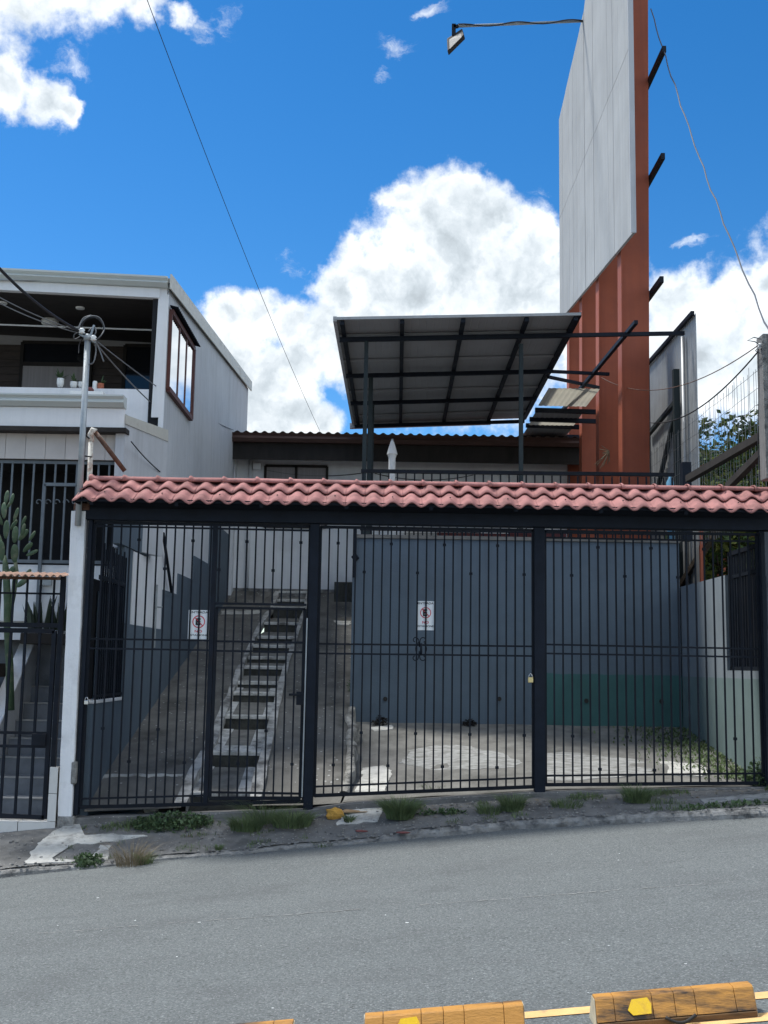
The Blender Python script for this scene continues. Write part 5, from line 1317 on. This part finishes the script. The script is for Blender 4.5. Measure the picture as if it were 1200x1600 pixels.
tuft(342, 1328, 60, .07, .008, .03, 'tiny weed in the pavement crack, left of centre')
def leafy(px, py, n, rx, ry, h, label, zf_=kerb_ground, leaf=.04, m=weed_m):
    c = onsurf(px, py, zf_); mb = MB()
    for i in range(n):
        a = rnd(0, 6.28); r_ = math.sqrt(rnd(0, 1)); x, y = c.x + rx * r_ * math.cos(a), c.y + ry * r_ * math.sin(a)
        p = Vector((x, y, zf_(x, y) + rnd(0.005, h) * (1 - r_ * .6))); u = Vector((rnd(-1, 1), rnd(-1, 1), rnd(-.2, .9))).normalized(); v = u.cross(Vector((rnd(-1, 1), rnd(-1, 1), 1))).normalized(); l = leaf * rnd(.6, 1.5)
        mb.quad(p, p + u * l * .5 + v * l * .3, p + u * l, p + u * l * .5 - v * l * .3)
    solo('weed_patch', mb, m, label, 'weeds')
leafy(268, 1290, 1100, .42, .17, .12, 'creeping leafy weeds on the pavement below the left panel')
leafy(137, 1356, 350, .14, .09, .10, 'bright leafy weed at the kerb on the white cement')
leafy(1190, 1228, 900, .22, .20, .32, 'leafy weeds around the foot of the right post')
leafy(1130, 1262, 260, .5, .06, .05, 'thin strip of weeds in the pavement joint at right')
leafy(690, 1272, 160, .25, .05, .04, 'thin weeds in the pavement joint near the big round tuft')
leafy(556, 1078, 180, .12, .2, .22, 'dark weeds hanging by the left end of the blue wall', zf_=ramp_z)
leafy(594, 1134, 140, .09, .06, .16, 'dead brown plant clump at the left foot of the blue wall', zf_=yard_z, m=timber_dark)
leafy(733, 1134, 110, .09, .06, .10, 'dark dead weeds at the middle foot of the blue wall', zf_=yard_z, m=timber_dark)
mb = MB()
for i in range(1900):
    y = rnd(12.5, 15.4); w_ = interp(y, [(12.5, .45), (13.5, .75), (15.4, .95)]); x = 4.08 - abs(random.gauss(0, .5)) * w_
    z = yard_z(x, y); a = rnd(0, 6.28); l = rnd(.015, .065); u = Vector((math.cos(a) * .6, math.sin(a) * .6, rnd(.3, 1.2))).normalized() * l; v = Vector((-math.sin(a), math.cos(a), 0)) * l * .28
    p = Vector((x, y, z)); mb.quad(p, p + u * .5 + v, p + u, p + u * .5 - v)
part('ground_cover', mb, grass_m, kind='stuff', label='green ground cover growing along the foot of the right yard wall')

# thin growth and dead leaves along the sill, kerb and cracks
mb = MB()
def strand(x, y, z, h, m_):
    a = rnd(0, 6.28); d = Vector((math.cos(a), math.sin(a), 0)); w = Vector((-d.y, d.x, 0)) * rnd(.0015, .004); p = Vector((x, y, z)); q = p + d * h * .3 + Vector((0, 0, h * .7)); e = p + d * h * .8 + Vector((0, 0, h * .85))
    m_.quad(p - w, p + w, q + w * .8, q - w * .8); m_.tri(q - w * .8, q + w * .8, e)
for i in range(9000):
    k = rnd(0, 1); x = rnd(-3.1, 4.2)
    g_ = noise.noise((x * 1.9, 4.4 if k < .6 else 9.1, 0)) + .5 * noise.noise((x * 6, 1, 2))
    if g_ < 0.12: continue
    y = (GY - .10 - abs(random.gauss(0, .07))) if k < .6 else (edge_y(x) + .16 + random.gauss(0, .04)) if k < .8 else (edge_y(x) + .45 + .1 * noise.noise((x * 2, 0, 0)) + random.gauss(0, .02))
    strand(x, y, walk_z(x, y) - .004, rnd(.02, .12) * (g_ + .25), mb)
part('grass', mb, grass_m, kind='stuff', label='sparse grass growing in the joints of the pavement')
mb = MB()
for i in range(420):
    x = rnd(-3.1, 4.2); y = GY - .08 - abs(random.gauss(0, .22)); y = max(y, edge_y(x) + .12)
    z = walk_z(x, y) + .006; a = rnd(0, 6.28); l = rnd(.008, .03); u = Vector((math.cos(a), math.sin(a), rnd(-.1, .35))) * l; v = Vector((-math.sin(a), math.cos(a), rnd(-.1, .3))) * l * .35
    p = Vector((x, y, z)); mb.quad(p - u, p + v, p + u, p - v)
part('dead_leaves', mb, dry_m, kind='stuff', label='dead leaves scattered on the pavement along the gate')
# debris
def chunk(px, py, s, m, name, label, cat, zf_=walk_z, sz=(1, .7, .5)):
    c = onsurf(px, py, zf_); mb = MB()
    def f(u, v):
        th, ph = u * math.pi, v * 2 * math.pi; d = Vector((math.sin(th) * math.cos(ph) * sz[0], math.sin(th) * math.sin(ph) * sz[1], math.cos(th) * sz[2]))
        return c + d * s * (1 + .35 * noise.noise(d * 2.1 + c)) + Vector((0, 0, s * sz[2] * .5))
    mb.grid(f, 7, 10); solo(name, mb, m, label, cat)
chunk(523, 1278, .075, ochre, 'stone', 'ochre coloured stone at the foot of the second post', 'stone', sz=(1.3, .8, .9))
c = onsurf(548, 1272, walk_z); solo('cardboard_scrap', MB().prism([c + Vector((-.16, -.05, .012)), c + Vector((.16, -.02, .02)), c + Vector((.2, .04, .016)), c + Vector((-.05, .06, .03))], (0, 0, .008)), cardboard, 'flat brown cardboard scrap beside the ochre stone', 'cardboard')
for (px, py, lab) in ((565, 1300, 'reddish broken chip on the pavement left of its twin'), (630, 1302, 'reddish broken chip on the pavement below the big round tuft')):
    chunk(px, py, .045, red_chip, 'broken_chip', lab, 'debris', sz=(1.4, .8, .25))
chunk(235, 1268, .07, cement, 'stone', 'pale stone among the creeping weeds below the left panel', 'stone', sz=(1.2, .8, .6))
# litter and gravel in the weeds and along the kerb
mb = MB()
for i in range(700):
    x = rnd(-4.2, 4.4); y = edge_y(x) + abs(random.gauss(0, .1)) + rnd(-.06, .02) if rnd(0, 1) < .6 else rnd(edge_y(x) + .1, 12.1)
    z = road_z(x) if y < edge_y(x) else walk_z(x, y) + 0.006; s_ = rnd(.004, .014)
    mb.hexa([(x + s_ * a, y + s_ * b, z + s_ * c * rnd(.6, 1)) for c in (-.3, .8) for a, b in ((-1, -1), (1, -.8), (.8, 1), (-1, .9))])
part('gravel', mb, curb_m, kind='stuff', label='loose gravel along the kerb and on the pavement')
mb = MB()
for i in range(60):
    x, y = rnd(-4, 4), rnd(5.2, 11.2); z = road_z(x) + .004; s_ = .004 + .010 * rnd(0, 1) ** 3; a = rnd(0, 3.1)
    u = Vector((math.cos(a), math.sin(a), SL * math.cos(a))) * s_; v = Vector((-math.sin(a), math.cos(a), -SL * math.sin(a))) * s_ * .6; p = Vector((x, y, z))
    mb.quad(p - u - v, p + u - v * .7, p + u * .8 + v, p - u * .9 + v)
part('litter', mb, sign_white, kind='stuff', label='tiny pale scraps of litter scattered on the road')
# faint worn line along the road
mb = MB(); random.seed(21)
pA, pB = onsurf(60, 1459, lambda x, y: road_z(x)), onsurf(1150, 1378, lambda x, y: road_z(x))
u_ = 0.0
while u_ < 1:
    l = rnd(.002, .018); 
    if noise.noise((u_ * 9, 0, 3)) > -0.15:
        a, b = pA.lerp(pB, u_), pA.lerp(pB, min(1, u_ + l)); w_ = rnd(.004, .016); j = rnd(-.012, .012)
        w_ *= .5; mb.quad(a + Vector((0, j - w_, .004)), b + Vector((0, j - w_, .004)), b + Vector((0, j + w_, .004)), a + Vector((0, j + w_, .004)))
    u_ += l + rnd(0, .006)
struct('worn_line', mb, faint_m)

# ------------------------------------------------------------------ lane separators and yellow lines (foreground)
rz_ = lambda x, y: road_z(x)
SH = 0.125
top_ = lambda x, y: road_z(x) + SH
t0, t1 = onsurf(925, 1553, top_), onsurf(1168, 1533, top_)          # rear top edge of the nearest separator
dirv = (t1 - t0); SEPL = Vector((dirv.x, dirv.y, 0)).length; dirv = Vector((dirv.x, dirv.y, 0)).normalized()
nrm = Vector((-dirv.y, dirv.x, 0))
dslope = Vector((dirv.x, dirv.y, SL * dirv.x))
def line(px, py, w):
    o = onsurf(px, py, rz_); mb = MB()
    def f(u, v):
        p = o + dirv * (-14 + 28 * u) + nrm * ((v - .5) * (w + .012 * noise.noise((u * 90, v, 0))))
        return (p.x, p.y, road_z(p.x) + .004)
    mb.grid(f, 300, 1); struct('road_line', mb, yellow_line)
line(870, 1584, 0.10); line(1100, 1599, 0.11)
def separator(center, label):
    L, Wb, Wt, Hh = SEPL, 0.20, 0.075, SH
    t = thing('lane_separator', label, 'lane separator', center, 'yellow lane separators along the centre line')
    rot = Matrix(((dirv.x, nrm.x, 0), (dirv.y, nrm.y, 0), (SL * dirv.x, SL * nrm.x, 1)))
    c = Vector(center)
    W = lambda x, y, z: c + rot @ Vector((x, y, z))
    SK = 0.034
    for k, (a, b) in enumerate([(-.5, -.385), (-.384, -.145), (-.144, -.005), (-.004, .125), (.126, .375), (.376, .5)]):
        a *= L; b *= L; e = .0008
        pts = lambda x: [W(x, -Wb/2 + .004, SK), W(x, -Wt/2 - .002, Hh - .006), W(x, -Wt/2 + .006, Hh), W(x, Wt/2 - .006, Hh), W(x, Wt/2 + .002, Hh - .006), W(x, Wb/2 - .004, SK)]
        p0, p1 = pts(a + e), pts(b - e)
        mb = MB(); mb.v = p0 + p1; mb.f = [tuple(range(6))[::-1], tuple(range(6, 12))] + [(i, (i+1) % 6, 6 + (i+1) % 6, 6 + i) for i in range(6)]
        part('segment', mb, yellow_m, t, bevel=0.0022)
    part('skirt', MB().prism([W(-L/2, -Wb/2, 0), W(-L/2, -Wb/2, SK - .004), W(-L/2, Wb/2, SK - .004), W(-L/2, Wb/2, 0)], rot @ Vector((L, 0, 0))), skirt_m, t, bevel=.004)
    part('core', MB().prism([W(-L/2 + .004, -Wb/2 + .012, SK - .003), W(-L/2 + .004, -Wt/2 + .008, Hh - .01), W(-L/2 + .004, Wt/2 - .008, Hh - .01), W(-L/2 + .004, Wb/2 - .012, SK - .003)], rot @ Vector((L - .008, 0, 0))), rubber_black, t)
    for s_ in (-1, 1):
        x = s_ * (L / 2 + .001)
        part('end_face', MB().prism([W(x, -Wb/2 + .006, .004), W(x, -Wt/2 + .003, Hh - .008), W(x, Wt/2 - .003, Hh - .008), W(x, Wb/2 - .006, .004)], rot @ Vector((s_ * .003, 0, 0))), rubber_end, t)
    f = lambda x, s: W(x, -Wb/2 + .004 + (Wb/2 - .004 - Wt/2 - .002) * s - .003, SK + (Hh - .006 - SK) * s + .002)
    hx = [(-.305, .42), (-.275, .86), (-.175, .90), (-.155, .62), (-.16, .2), (-.275, .18)]
    part('reflector', MB().prism([f(x * L, s) for x, s in hx], rot @ Vector((0, -.003, .002))), reflector_m, t)
    pts_ = [f((-.08 + .19 * k / 12) * L, .02 - .28 * math.sin(k / 12 * math.pi)) + rot @ Vector((0, -.008, 0)) for k in range(13)]
    part('lifting_loop', MB().tube(pts_, .008, 6), rubber_black, t, smooth=True)
    return t
ctr = (t0 + t1) / 2 - Vector((0, 0, SH)) - nrm * 0.037
sp = separator(ctr, 'scuffed yellow lane separator with reflector, nearest the right of the road')
u0 = onsurf(572, 1585, top_)
step_v = dslope * (u0 - t0).length
for k, lab in ((-1, 'scuffed yellow lane separator cut by the frame bottom, second from the right'), (-2, 'yellow lane separator of which only a corner shows, furthest left')):
    c = copy_tree(sp); c.location = sp.location + step_v * k; c['label'] = lab
